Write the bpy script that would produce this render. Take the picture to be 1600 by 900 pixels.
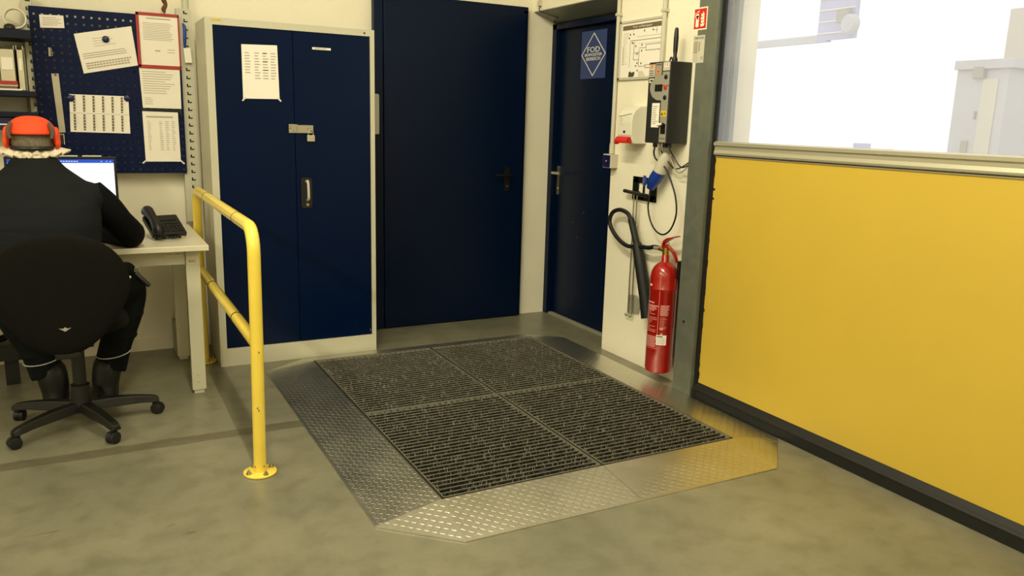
import bpy, bmesh, math, random
from mathutils import Vector, Matrix
R = random.Random(7)
PI = math.pi
for o in list(bpy.data.objects): bpy.data.objects.remove(o)
SC = bpy.context.scene
COL = SC.collection

# ------------------------------------------------------------------ camera
cam_d = bpy.data.cameras.new('camera'); cam = bpy.data.objects.new('camera', cam_d); COL.objects.link(cam)
cam_d.sensor_width = 36; cam_d.lens = 1245/1600*36; cam_d.clip_start = 0.05; cam_d.clip_end = 300
Mc = Matrix(((0.88367165, 0.07104756, -0.46268418), (-0.46727951, 0.1926374, -0.86286771), (0.02782563, 0.97869458, 0.20342728)))
cam.matrix_world = Matrix.Translation((0, 0, 1.41)) @ Mc.to_4x4()
SC.camera = cam
SC.view_settings.view_transform = 'Standard'
SC.view_settings.look = 'None'
SC.view_settings.gamma = 1
SC.view_settings.use_curve_mapping = False
SC.view_settings.exposure = 0.0

# ------------------------------------------------------------------ world: bright overcast day, seen only through the door window
W = bpy.data.worlds.new('world'); SC.world = W; W.use_nodes = True
bg = W.node_tree.nodes['Background']; bg.inputs[0].default_value = (1.0, 0.99, 0.97, 1); bg.inputs[1].default_value = 1.7

# ------------------------------------------------------------------ ceiling lamps
LAMP_Z = 3.42
LAMPS = [(0.38, 3.35, 3.2, 'nearest the back wall'), (0.38, 2.0, 16, 'above the brush platform'), (0.38, -0.1, 13, 'above the camera position'), (0.38, -1.8, 15, 'first one behind the camera'), (0.38, -4.4, 18, 'farthest behind the camera'),
         (-3.0, 2.3, 26, 'above the left end of the desk'), (-3.0, 0.5, 58, 'left of the camera position'), (-3.0, -1.6, 34, 'left and behind the camera'), (-3.0, -4.4, 30, 'left rear corner')]
for i, (x, y, p, w) in enumerate(LAMPS):
    for sg in (-1, 1):                      # V-shaped batten: one strip leans left, one leans right
        d = bpy.data.lights.new('tube_light', 'AREA'); d.shape = 'RECTANGLE'; d.size = 0.07; d.size_y = 1.5
        d.energy = p*1.10*(4.2 if (sg > 0 and x > 0 and 1 < y < 3) else 3.4 if (sg > 0 and x > 0 and y > 3) else 0.6 if (x > 0 and y > 3) else 0.95); d.color = (1.0, 0.945, 0.70)
        o = bpy.data.objects.new('tube_light', d); o.location = (x+0.05*sg, y, LAMP_Z-0.085); o.rotation_euler = (0, -sg*math.radians(48), 0); COL.objects.link(o)

# ------------------------------------------------------------------ materials
def lin(c):
    return tuple((v/255/12.92 if v/255 <= 0.04045 else ((v/255+0.055)/1.055)**2.4) for v in c)
def mat(name, c, rough=0.5, metal=0.0, spec=0.5, noise=0.0, nscale=8.0, bump=0.0, bscale=60.0, c2=None, rough2=None, stretch=(1,1,1), emis=None, es=0, coat=0, detail=4):
    m = bpy.data.materials.new(name); m.use_nodes = True; nt = m.node_tree; b = nt.nodes['Principled BSDF']
    L = nt.links
    col = lin(c)
    b.inputs['Base Color'].default_value = (*col, 1); b.inputs['Roughness'].default_value = rough
    b.inputs['Metallic'].default_value = metal; b.inputs['Specular IOR Level'].default_value = spec
    b.inputs['Coat Weight'].default_value = coat; b.inputs['Coat Roughness'].default_value = 0.08
    tc = nt.nodes.new('ShaderNodeTexCoord'); mp = nt.nodes.new('ShaderNodeMapping'); mp.inputs['Scale'].default_value = stretch
    L.new(tc.outputs['Object'], mp.inputs[0])
    n = nt.nodes.new('ShaderNodeTexNoise'); n.inputs['Scale'].default_value = nscale; n.inputs['Detail'].default_value = detail
    n.inputs['Roughness'].default_value = 0.6
    L.new(mp.outputs[0], n.inputs['Vector'])
    cr = nt.nodes.new('ShaderNodeValToRGB')
    cr.color_ramp.elements[0].position = 0.32; cr.color_ramp.elements[1].position = 0.68
    k = 1-max(noise, 0.015)
    d = lin(c2) if c2 else tuple(v*k for v in col)
    cr.color_ramp.elements[0].color = (*d, 1); cr.color_ramp.elements[1].color = (*col, 1)
    L.new(n.outputs['Fac'], cr.inputs[0]); L.new(cr.outputs[0], b.inputs['Base Color'])
    if rough2 is not None:
        r = nt.nodes.new('ShaderNodeMapRange'); r.inputs[3].default_value = rough; r.inputs[4].default_value = rough2
        r.inputs[1].default_value = 0.3; r.inputs[2].default_value = 0.7
        L.new(n.outputs['Fac'], r.inputs[0]); L.new(r.outputs[0], b.inputs['Roughness'])
    if bump:
        n2 = nt.nodes.new('ShaderNodeTexNoise'); n2.inputs['Scale'].default_value = bscale; n2.inputs['Detail'].default_value = 3
        L.new(mp.outputs[0], n2.inputs['Vector'])
        bp = nt.nodes.new('ShaderNodeBump'); bp.inputs['Strength'].default_value = bump; bp.inputs['Distance'].default_value = 0.01
        L.new(n2.outputs['Fac'], bp.inputs['Height']); L.new(bp.outputs[0], b.inputs['Normal'])
    if emis:
        b.inputs['Emission Color'].default_value = (*lin(emis), 1); b.inputs['Emission Strength'].default_value = es
    return m

m_wall = mat('wall_paint', (240, 232, 208), 0.75, noise=0.05, nscale=3, bump=0.12, bscale=90)
m_ceil = mat('ceiling_paint', (225, 220, 205), 0.8)
m_cab = mat('cream_powder_coat', (196, 192, 168), 0.45, noise=0.03, bump=0.03, bscale=300)
m_blue = mat('blue_cabinet_paint', (0, 18, 50), 0.30, spec=0.12, noise=0.10, nscale=2.5, bump=0.03, bscale=300)
m_bdoor = mat('blue_door_paint', (2, 18, 44), 0.34, spec=0.16, noise=0.10, nscale=2.0, bump=0.03, bscale=200)
m_peg = mat('blue_pegboard_paint', (2, 18, 58), 0.45, spec=0.15, noise=0.08, nscale=5)
m_navy = mat('navy_steel', (9, 16, 36), 0.45, spec=0.25)
m_black = mat('black_plastic', (11, 10, 8), 0.45, noise=0.2, nscale=30)
m_blackg = mat('black_rubber', (10, 10, 8), 0.6, noise=0.2, nscale=30, bump=0.05, bscale=200)
m_chairf = mat('black_chair_fabric', (19, 18, 14), 0.9, spec=0.15, noise=0.3, nscale=180, bump=0.3, bscale=500)
m_vest = mat('quilted_vest', (24, 27, 29), 0.8, spec=0.15, noise=0.25, nscale=6, bump=0.6, bscale=7, stretch=(0.6, 0.6, 3))
m_sleeve = mat('black_sleeve_cloth', (6, 6, 8), 0.85, spec=0.15, noise=0.2, nscale=20, bump=0.3, bscale=25)
m_trou = mat('dark_trouser_cloth', (15, 18, 19), 0.85, spec=0.15, noise=0.25, nscale=12, bump=0.5, bscale=14)
m_boot = mat('black_boot_leather', (7, 7, 6), 0.5, bump=0.1, bscale=60)
m_refl = mat('reflective_trim', (190, 190, 185), 0.4)
m_skin = mat('skin', (150, 100, 76), 0.55, noise=0.1, nscale=25)
m_orange = mat('orange_cap_cloth', (255, 78, 28), 0.7, noise=0.05, bump=0.15, bscale=120)
m_strap = mat('grey_strap', (92, 78, 62), 0.8)
m_net = mat('hair_under_net', (118, 106, 84), 0.85, noise=0.45, nscale=60, stretch=(2, 1, 0.5), bump=0.4, bscale=90)
m_ruff = mat('white_net_cloth', (232, 218, 192), 0.85, noise=0.08, nscale=40, bump=0.3, bscale=120)
m_ryel = mat('yellow_rail_paint', (246, 216, 84), 0.28, noise=0.06, nscale=12, coat=0.3)
m_cyel = mat('yellow_curtain_vinyl', (200, 168, 58), 0.5, noise=0.05, nscale=1.6, bump=0.06, bscale=3)
m_galv = mat('galvanised_steel', (128, 132, 118), 0.42, metal=0.55, noise=0.18, nscale=14, rough2=0.55)
m_alu = mat('aluminium', (190, 184, 160), 0.38, metal=0.5, noise=0.05, stretch=(1, 0.1, 8))
m_plate = mat('tread_plate_steel', (226, 224, 212), 0.31, metal=1.0, noise=0.10, nscale=5, rough2=0.37, bump=0.02, bscale=150)
m_grate = mat('grating_steel', (152, 148, 130), 0.5, metal=0.3, noise=0.3, nscale=25)
m_darkst = mat('dark_frame_steel', (62, 58, 48), 0.45, metal=0.6)
m_br1 = mat('brush_bristle_dark', (30, 26, 20), 0.6)
m_br2 = mat('brush_bristle_grey', (196, 196, 180), 0.5)
m_br3 = mat('brush_bristle_brown', (128, 112, 92), 0.6)
m_pit = mat('black_pit_base', (16, 14, 10), 0.8)
m_paper = mat('white_paper', (240, 232, 218), 0.85, noise=0.02)
m_ink = mat('grey_print', (172, 162, 145), 0.85)
m_ink2 = mat('dark_print', (70, 64, 54), 0.85)
m_brown = mat('brown_print', (110, 94, 66), 0.85)
m_redf = mat('red_frame_plastic', (168, 40, 30), 0.5)
m_red = mat('red_lacquer', (158, 20, 12), 0.22, noise=0.05, nscale=4, coat=0.4)
m_pink = mat('pale_red_print', (222, 150, 138), 0.5)
m_white = mat('white_plastic', (226, 220, 200), 0.4)
m_grey = mat('grey_plastic', (150, 146, 130), 0.45)
m_lgrey = mat('light_grey_plastic', (196, 190, 170), 0.45)
m_anth = mat('anthracite_housing', (36, 37, 35), 0.42, noise=0.06)
m_mag = mat('blue_magnet_plastic', (14, 22, 72), 0.35)
m_plugb = mat('blue_plug_plastic', (14, 52, 140), 0.35)
m_desk = mat('desk_white_laminate', (216, 208, 182), 0.32, noise=0.02)
m_deskf = mat('desk_frame_paint', (200, 196, 170), 0.45)
m_steel = mat('polished_steel', (190, 186, 170), 0.25, metal=0.95)
m_brass = mat('brass', (205, 165, 80), 0.25, metal=0.95)
m_signb = mat('door_sign_blue', (50, 66, 118), 0.45)
m_signw = mat('sign_white', (225, 222, 210), 0.6)
m_firer = mat('fire_sign_red', (200, 30, 18), 0.5)
m_cream = mat('cream_sign_print', (245, 236, 205), 0.6)
m_yell = mat('yellow_label', (225, 190, 40), 0.5)
m_oran = mat('orange_label', (226, 130, 60), 0.5)
m_screen = mat('screen_white', (20, 20, 20), 0.3, emis=(250, 252, 255), es=1.15)
m_screenb = mat('screen_blue', (10, 10, 30), 0.3, emis=(30, 90, 215), es=0.9)
m_screeng = mat('screen_grey_text', (10, 10, 10), 0.3, emis=(226, 230, 240), es=1.0)
m_tube = mat('lamp_tube', (255, 255, 255), 0.5, emis=(255, 232, 190), es=6)
m_bin = mat('clear_bin_plastic', (206, 198, 168), 0.3)
m_rust = mat('brown_cord', (110, 66, 34), 0.8, noise=0.3, nscale=60)
m_pinkcord = mat('pink_cord', (200, 60, 90), 0.6)
m_tarp = mat('pale_grey_sheet', (186, 186, 190), 0.7, noise=0.08, nscale=2)
m_lilac = mat('pale_lilac_paint', (176, 176, 208), 0.6, noise=0.1, nscale=3)
m_yard = mat('pale_yard_concrete', (205, 203, 198), 0.9)
m_beige = mat('pale_beige_render', (196, 188, 172), 0.9)
m_edge = mat('worn_black_edge', (18, 15, 10), 0.7, noise=0.5, nscale=60)

def floor_mat():
    m = bpy.data.materials.new('painted_concrete_floor'); m.use_nodes = True; nt = m.node_tree; L = nt.links
    b = nt.nodes['Principled BSDF']
    tc = nt.nodes.new('ShaderNodeTexCoord')
    def noise(s, det=5, st=(1, 1, 1)):
        mp = nt.nodes.new('ShaderNodeMapping'); mp.inputs['Scale'].default_value = st; L.new(tc.outputs['Object'], mp.inputs[0])
        n = nt.nodes.new('ShaderNodeTexNoise'); n.inputs['Scale'].default_value = s; n.inputs['Detail'].default_value = det
        L.new(mp.outputs[0], n.inputs['Vector']); return n
    def ramp(n, p0, c0, p1, c1):
        r = nt.nodes.new('ShaderNodeValToRGB'); e = r.color_ramp.elements
        e[0].position = p0; e[1].position = p1; e[0].color = c0; e[1].color = c1; L.new(n, r.inputs[0]); return r
    n1 = noise(1.7); n2 = noise(9, 6); n3 = noise(55, 3)
    c1 = ramp(n1.outputs['Fac'], 0.35, (*lin((119, 116, 96)), 1), 0.65, (*lin((135, 130, 108)), 1))
    s = ramp(n2.outputs['Fac'], 0.30, (0.80, 0.79, 0.76, 1), 0.55, (1, 1, 1, 1))
    f = ramp(n3.outputs['Fac'], 0.3, (0.95, 0.95, 0.95, 1), 0.6, (1, 1, 1, 1))
    def mul(a, c, fac=1.0):
        x = nt.nodes.new('ShaderNodeMix'); x.data_type = 'RGBA'; x.blend_type = 'MULTIPLY'; x.inputs[0].default_value = fac
        L.new(a, x.inputs[6]); L.new(c, x.inputs[7]); return x.outputs[2]
    c = mul(mul(c1.outputs[0], s.outputs[0]), f.outputs[0])
    # dark repair strip along a floor joint
    sp = nt.nodes.new('ShaderNodeSeparateXYZ'); L.new(tc.outputs['Object'], sp.inputs[0])
    def m2(op, a, b_):
        x = nt.nodes.new('ShaderNodeMath'); x.operation = op
        for i, v in enumerate((a, b_)):
            if isinstance(v, (int, float)): x.inputs[i].default_value = v
            else: L.new(v, x.inputs[i])
        return x.outputs[0]
    wob = m2('MULTIPLY', m2('SUBTRACT', n2.outputs['Fac'], 0.5), 0.03)
    dy = m2('ABSOLUTE', m2('SUBTRACT', m2('ADD', sp.outputs[1], wob), 3.57), 0)
    band = m2('MULTIPLY', m2('LESS_THAN', dy, 0.042), m2('LESS_THAN', sp.outputs[0], 1.2))
    x = nt.nodes.new('ShaderNodeMix'); x.data_type = 'RGBA'; x.blend_type = 'MULTIPLY'
    L.new(band, x.inputs[0]); L.new(c, x.inputs[6]); x.inputs[7].default_value = (0.66, 0.64, 0.60, 1)
    # thin scuff marks
    n4 = noise(3.2, 2, (1, 5, 1)); sc = ramp(n4.outputs['Fac'], 0.725, (1, 1, 1, 1), 0.74, (0.7, 0.68, 0.66, 1))
    L.new(mul(x.outputs[2], sc.outputs[0]), b.inputs['Base Color'])
    rr = nt.nodes.new('ShaderNodeMapRange'); rr.inputs[3].default_value = 0.24; rr.inputs[4].default_value = 0.42
    L.new(n1.outputs['Fac'], rr.inputs[0]); L.new(rr.outputs[0], b.inputs['Roughness'])
    b.inputs['Specular IOR Level'].default_value = 0.5
    bp = nt.nodes.new('ShaderNodeBump'); bp.inputs['Strength'].default_value = 0.05; bp.inputs['Distance'].default_value = 0.01
    L.new(n3.outputs['Fac'], bp.inputs['Height']); L.new(bp.outputs[0], b.inputs['Normal'])
    return m
m_floor = floor_mat()

def vinyl_mat():
    m = bpy.data.materials.new('clear_vinyl_window'); m.use_nodes = True; nt = m.node_tree; L = nt.links
    nt.nodes.remove(nt.nodes['Principled BSDF']); out = nt.nodes['Material Output']
    t = nt.nodes.new('ShaderNodeBsdfTransparent'); t.inputs[0].default_value = (0.93, 0.93, 0.92, 1)
    d = nt.nodes.new('ShaderNodeBsdfTranslucent'); d.inputs[0].default_value = (0.9, 0.9, 0.9, 1)
    g = nt.nodes.new('ShaderNodeBsdfGlossy'); g.inputs['Roughness'].default_value = 0.12; g.inputs[0].default_value = (1, 1, 1, 1)
    n = nt.nodes.new('ShaderNodeTexNoise'); n.inputs['Scale'].default_value = 1.5; n.inputs['Detail'].default_value = 4
    tc = nt.nodes.new('ShaderNodeTexCoord'); L.new(tc.outputs['Object'], n.inputs['Vector'])
    mr = nt.nodes.new('ShaderNodeMapRange'); mr.inputs[3].default_value = 0.05; mr.inputs[4].default_value = 0.30; L.new(n.outputs['Fac'], mr.inputs[0])
    a = nt.nodes.new('ShaderNodeMixShader'); L.new(mr.outputs[0], a.inputs[0]); L.new(t.outputs[0], a.inputs[1]); L.new(d.outputs[0], a.inputs[2])
    c = nt.nodes.new('ShaderNodeMixShader'); c.inputs[0].default_value = 0.04; L.new(a.outputs[0], c.inputs[1]); L.new(g.outputs[0], c.inputs[2])
    L.new(c.outputs[0], out.inputs[0])
    return m
m_vinyl = vinyl_mat()

# ------------------------------------------------------------------ builders
ORG = {}
class Fr:                                   # a flat working frame: point, right, up; normal towards the viewer
    def __init__(s, P, U=(1, 0, 0), V=(0, 0, 1)):
        s.P = Vector(P); s.U = Vector(U).normalized(); s.V = Vector(V).normalized(); s.N = s.U.cross(s.V).normalized()
    def at(s, u, v, d=0): return s.P + s.U*u + s.V*v + s.N*d
def FB(x, y, z): return Fr((x, y, z), (1, 0, 0), (0, 0, 1))       # faces the camera side (-Y)
def FX(x, y, z): return Fr((x, y, z), (0, -1, 0), (0, 0, 1))      # faces -X
class MB:
    def __init__(s): s.v = []; s.f = []; s.m = []; s.ms = []
    def mi(s, m):
        if m not in s.ms: s.ms.append(m)
        return s.ms.index(m)
    def add(s, vs, fs, m):
        o = len(s.v); k = s.mi(m); s.v += [tuple(v) for v in vs]
        for f in fs: s.f.append(tuple(i+o for i in f)); s.m.append(k)
        return s
    def box(s, x0, y0, z0, x1, y1, z1, m):
        vs = [(x, y, z) for z in (z0, z1) for y in (y0, y1) for x in (x0, x1)]
        return s.add(vs, [(0, 2, 3, 1), (4, 5, 7, 6), (0, 1, 5, 4), (2, 6, 7, 3), (0, 4, 6, 2), (1, 3, 7, 5)], m)
    def rect(s, F, u0, v0, u1, v1, d0, d1, m):
        return s.poly(F, [(u0, v0), (u1, v0), (u1, v1), (u0, v1)], d0, d1, m)
    def poly(s, F, pts, d0, d1, m):
        n = len(pts); vs = [F.at(u, v, d0) for u, v in pts]+[F.at(u, v, d1) for u, v in pts]
        fs = [tuple(range(n))[::-1], tuple(range(n, 2*n))]+[(i, (i+1) % n, n+(i+1) % n, n+i) for i in range(n)]
        return s.add(vs, fs, m)
    def rrect(s, F, u0, v0, u1, v1, r, d0, d1, m, k=4):
        p = []
        for cx, cy, a in ((u1-r, v0+r, -PI/2), (u1-r, v1-r, 0), (u0+r, v1-r, PI/2), (u0+r, v0+r, PI)):
            for i in range(k+1): t = a+PI/2*i/k; p.append((cx+r*math.cos(t), cy+r*math.sin(t)))
        return s.poly(F, p, d0, d1, m)
    def disc(s, F, u, v, r, d0, d1, m, n=20, rv=None):
        return s.poly(F, [(u+r*math.cos(2*PI*i/n), v+(rv or r)*math.sin(2*PI*i/n)) for i in range(n)], d0, d1, m)
    def ringf(s, F, u, v, r0, r1, d0, d1, m, n=24):
        for i in range(n):
            a, b = 2*PI*i/n, 2*PI*(i+1)/n
            s.poly(F, [(u+r0*math.cos(a), v+r0*math.sin(a)), (u+r1*math.cos(a), v+r1*math.sin(a)), (u+r1*math.cos(b), v+r1*math.sin(b)), (u+r0*math.cos(b), v+r0*math.sin(b))], d0, d1, m)
        return s
    def tube(s, pts, r, m, n=12, cap=True, sub=0):
        P = [Vector(p) for p in pts]; rr = list(r) if isinstance(r, (list, tuple)) else [r]*len(P)
        if sub:
            Q = []; q = []
            for i in range(len(P)-1):
                p0, p1, p2, p3 = P[max(i-1, 0)], P[i], P[i+1], P[min(i+2, len(P)-1)]
                for j in range(sub):
                    t = j/sub; t2 = t*t; t3 = t2*t
                    Q.append(0.5*((2*p1)+(p2-p0)*t+(2*p0-5*p1+4*p2-p3)*t2+(3*p1-p0-3*p2+p3)*t3)); q.append(rr[i]*(1-t)+rr[i+1]*t)
            Q.append(P[-1]); q.append(rr[-1]); P = Q; rr = q
        vs = []; fs = []; up = None
        for i, p in enumerate(P):
            t = (P[min(i+1, len(P)-1)]-P[max(i-1, 0)]).normalized()
            if up is None:
                up = Vector((0, 0, 1)) if abs(t.z) < 0.9 else Vector((1, 0, 0))
            a = (up-t*up.dot(t)).normalized(); b = t.cross(a); up = a
            for k in range(n):
                w = 2*PI*k/n; vs.append(p+a*(rr[i]*math.cos(w))+b*(rr[i]*math.sin(w)))
        for i in range(len(P)-1):
            for k in range(n): fs.append((i*n+k, i*n+(k+1) % n, (i+1)*n+(k+1) % n, (i+1)*n+k))
        if cap: fs += [tuple(range(n))[::-1], tuple(range((len(P)-1)*n, len(P)*n))]
        return s.add(vs, fs, m)
    def lathe(s, c, prof, m, axis=(0, 0, 1), n=28):
        A = Vector(axis).normalized(); a = (Vector((1, 0, 0)) if abs(A.x) < 0.9 else Vector((0, 1, 0))); a = (a-A*a.dot(A)).normalized(); b = A.cross(a)
        c = Vector(c); vs = []; fs = []
        for r, h in prof:
            for k in range(n): w = 2*PI*k/n; vs.append(c+A*h+a*(r*math.cos(w))+b*(r*math.sin(w)))
        for i in range(len(prof)-1):
            for k in range(n): fs.append((i*n+k, i*n+(k+1) % n, (i+1)*n+(k+1) % n, (i+1)*n+k))
        fs += [tuple(range(n))[::-1], tuple(range((len(prof)-1)*n, len(prof)*n))]
        return s.add(vs, fs, m)
    def loft(s, secs, m, n=28, e=2.0):      # secs: (z, cx, cy, rx, ry)
        vs = []; fs = []
        for z, cx, cy, rx, ry in secs:
            for k in range(n):
                w = 2*PI*k/n; c, d = math.cos(w), math.sin(w)
                vs.append((cx+rx*math.copysign(abs(c)**(2/e), c), cy+ry*math.copysign(abs(d)**(2/e), d), z))
        for i in range(len(secs)-1):
            for k in range(n): fs.append((i*n+k, i*n+(k+1) % n, (i+1)*n+(k+1) % n, (i+1)*n+k))
        fs += [tuple(range(n))[::-1], tuple(range((len(secs)-1)*n, len(secs)*n))]
        return s.add(vs, fs, m)
    def ball(s, c, rx, ry, rz, m, n=20, k=12):
        return s.loft([(c[2]-rz*math.cos(PI*i/k), c[0], c[1], max(rx*math.sin(PI*i/k), 1e-4), max(ry*math.sin(PI*i/k), 1e-4)) for i in range(k+1)], m, n)
    def lens(s, F, u, v, a, L, w, h, m):    # small raised diamond-plate tear
        ca, sa = math.cos(a), math.sin(a); vs = []; N = 8
        for i in range(N):
            t = 2*PI*i/N; x = L*math.cos(t); y = w*math.sin(t)*(1 if abs(math.cos(t)) < .9 else .3); vs.append(F.at(u+x*ca-y*sa, v+x*sa+y*ca, 0.0002))
        for i in range(N):
            t = 2*PI*i/N; x = .62*L*math.cos(t); y = .35*w*math.sin(t); vs.append(F.at(u+x*ca-y*sa, v+x*sa+y*ca, h))
        return s.add(vs, [(i, (i+1) % N, N+(i+1) % N, N+i) for i in range(N)]+[tuple(range(N, 2*N))], m)
    def text(s, F, txt, u, v, h, m, width=None, align='C', d=0.0006):
        cu = bpy.data.curves.new('t', 'FONT'); cu.body = txt; cu.align_x = 'LEFT'; cu.resolution_u = 2
        o = bpy.data.objects.new('t', cu); COL.objects.link(o)
        dg = bpy.context.evaluated_depsgraph_get(); me = bpy.data.meshes.new_from_object(o.evaluated_get(dg))
        xs = [q.co.x for q in me.vertices]; ys = [q.co.y for q in me.vertices]
        if xs:
            x0, x1, y0, y1 = min(xs), max(xs), min(ys), max(ys)
            ky = h/(y1-y0); kx = width/(x1-x0) if width else ky
            ox = {'C': -(x1-x0)*kx/2, 'L': 0, 'R': -(x1-x0)*kx}[align]
            s.add([F.at(u+ox+(q.co.x-x0)*kx, v+(q.co.y-y0)*ky, d) for q in me.vertices], [tuple(p.vertices) for p in me.polygons], m)
        bpy.data.objects.remove(o); bpy.data.curves.remove(cu); bpy.data.meshes.remove(me)
        return s
    def lines(s, F, u0, v0, u1, v1, n, m, rnd=None, fill=0.45, d=0.0006, jag=0.35):
        rnd = rnd or R; st = (v1-v0)/n
        for i in range(n):
            v = v1-(i+0.5)*st; e = u1-(u1-u0)*rnd.random()*jag
            s.rect(F, u0, v-st*fill/2, e, v+st*fill/2, 0, d, m)
        return s
    def build(s, name, parent=None, smooth=False, bevel=0, remesh=0, sm=0, solid=0, subs=0):
        me = bpy.data.meshes.new(name)
        og = ORG[parent.name] if parent else Vector((0, 0, 0))
        me.from_pydata([tuple(Vector(v)-og) for v in s.v], [], s.f); me.validate(); 
        for m in s.ms: me.materials.append(m)
        if len(me.polygons) == len(s.m):
            me.polygons.foreach_set('material_index', s.m)
        bm = bmesh.new(); bm.from_mesh(me)
        if not remesh: bmesh.ops.recalc_face_normals(bm, faces=bm.faces)
        bm.to_mesh(me); bm.free()
        if smooth: me.polygons.foreach_set('use_smooth', [True]*len(me.polygons))
        o = bpy.data.objects.new(name, me); COL.objects.link(o)
        if parent: o.parent = parent
        ORG[o.name] = og
        if remesh:
            q = o.modifiers.new('r', 'REMESH'); q.mode = 'VOXEL'; q.voxel_size = remesh; q.use_smooth_shade = True
            if sm: q = o.modifiers.new('s', 'SMOOTH'); q.iterations = sm; q.factor = 0.5
        if solid: q = o.modifiers.new('d', 'SOLIDIFY'); q.thickness = solid
        if subs: q = o.modifiers.new('u', 'SUBSURF'); q.levels = subs; q.render_levels = subs
        if bevel:
            q = o.modifiers.new('b', 'BEVEL'); q.width = bevel; q.segments = 2; q.limit_method = 'ANGLE'; q.angle_limit = 0.7
        if smooth and not remesh:
            me.set_sharp_from_angle(angle=0.7) if hasattr(me, 'set_sharp_from_angle') else None
        return o
def tag(o, label, cat, group=None):
    o['label'] = label; o['category'] = cat
    if group: o['group'] = group
    return o
def thing(name, label, cat, loc, group=None):
    o = bpy.data.objects.new(name, None); o.location = loc; o.empty_display_size = 0.1; COL.objects.link(o); ORG[o.name] = Vector(loc)
    return tag(o, label, cat, group)
def struct(name, loc=None):
    o = bpy.data.objects.new(name, None); o.location = loc; COL.objects.link(o); ORG[o.name] = Vector(loc); o['kind'] = 'structure'; return o
def st(mb, name, **k):
    o = mb.build(name, **k); o['kind'] = 'structure'; return o

# ------------------------------------------------------------------ room shell
XW, YB, XD = 2.86, 5.12, 3.06
CZ = 3.6
st(MB().box(-6.5, -6.5, -0.1, 3.3, 5.3, 0, m_floor), 'floor')
st(MB().box(-6.5, -6.5, CZ, 3.3, 5.3, CZ+0.1, m_ceil), 'ceiling')
st(MB().box(-6.5, YB, 0, 3.3, 5.3, CZ, m_wall), 'wall_back')
st(MB().box(-6.6, -6.5, 0, -6.5, 5.3, CZ, m_wall), 'wall_left')
st(MB().box(-6.5, -6.6, 0, 3.3, -6.5, CZ, m_wall), 'wall_front')
b = MB()
b.box(XW, 3.12, 0, 3.035, 4.09, CZ, m_wall)
b.box(XW, -0.3, 2.95, 3.035, 3.12, CZ, m_wall)
b.box(XW, -6.5, 0, 3.035, -0.3, CZ, m_wall)
F = Fr((0, 4.09, 0), (1, 0, 0), (0, 0, 1))
b.poly(F, [(XW, 2.172), (3.06, 2.10), (3.3, 2.10), (3.3, CZ), (XW, CZ)], 0, -1.03, m_wall)
b.box(3.035, 3.9, 0, 3.3, 4.09, CZ, m_wall)
b.box(3.16, 4.09, 0, 3.3, YB, 2.10, m_wall)
st(b, 'wall_right')
b = MB().box(-6.5, YB-0.012, 0, 1.66, YB, 0.07, m_wall)
st(b, 'baseboard_back')
b = MB()                                      # grey plate that colours in the soffit's shade above the narrow door
b.poly(Fr((0, 4.092, 0), (1, 0, 0), (0, 0, 1)), [(XW+.002, 2.166), (3.058, 2.094), (3.058, 2.098), (XW+.002, 2.1705)], 0, -1.026, m_galv)
st(b, 'soffit_shade_1')

# wide blue door on the back wall
d1 = struct('door_1', (2.24, YB, 0))
b = MB()
F = FB(0, YB, 0)
b.rect(F, 1.675, 0.004, 1.735, 2.17, 0, 0.05, m_bdoor); b.rect(F, 1.675, 2.145, 2.79, 2.192, 0, 0.045, m_bdoor); b.rect(F, 2.755, 0.004, 2.79, 2.17, 0, 0.045, m_bdoor)
b.build('door_frame', d1, bevel=0.003)
b = MB(); b.rect(F, 1.738, 0.008, 2.768, 2.150, 0.0, 0.058, m_bdoor)
b.build('door_leaf', d1, bevel=0.003)
b = MB(); H = Fr((2.645, YB-0.058, 0), (1, 0, 0), (0, 0, 1))
b.rrect(H, -0.022, 0.93, 0.022, 1.10, 0.012, 0, 0.009, m_black)
b.tube([H.at(0, 1.045, 0), H.at(0, 1.045, 0.05), H.at(-0.02, 1.045, 0.058), H.at(-0.12, 1.045, 0.058)], 0.0095, m_black, sub=4)
b.disc(H, 0, 0.965, 0.008, 0.009, 0.013, m_steel)
b.build('door_handle', d1, smooth=True)

# narrow blue door in the niche of the right wall
d2 = struct('door_2', (XD, 4.62, 0))
b = MB(); F = FX(XD, 5.12, 0)                 # u grows towards the camera
b.rect(F, 0.0, 0.0, 0.055, 2.10, -0.02, 0.045, m_bdoor); b.rect(F, 0.0, 2.06, 1.03, 2.10, -0.02, 0.045, m_bdoor); b.rect(F, 0.975, 0.0, 1.03, 2.10, -0.02, 0.045, m_bdoor)
b.build('door_frame', d2, bevel=0.003)
b = MB(); b.rect(F, 0.058, 0.01, 0.972, 2.056, -0.04, 0.0, m_bdoor)
b.rect(F, 0.30, 0.72, 0.315, 0.7225, 0, 0.0005, m_grey); b.rect(F, 0.36, 0.62, 0.38, 0.622, 0, 0.0005, m_grey); b.rect(F, 0.44, 0.80, 0.444, 0.812, 0, 0.0005, m_grey)
b.build('door_leaf', d2, bevel=0.002)
b = MB(); b.rect(F, 0.06, 0.0, 0.97, 0.012, 0.0, 0.03, m_grey); b.build('door_sill', d2)
b = MB(); H = FX(XD, 5.03, 0)
b.rrect(H, -0.016, 0.90, 0.016, 1.11, 0.010, 0, 0.010, m_steel)
b.tube([H.at(0, 1.06, 0.005), H.at(0, 1.06, 0.05), H.at(0.02, 1.06, 0.062), H.at(0.12, 1.06, 0.062)], 0.010, m_steel, sub=4)
b.disc(H, 0, 0.945, 0.009, 0.01, 0.015, m_brass)
b.build('door_handle', d2, smooth=True)
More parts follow.
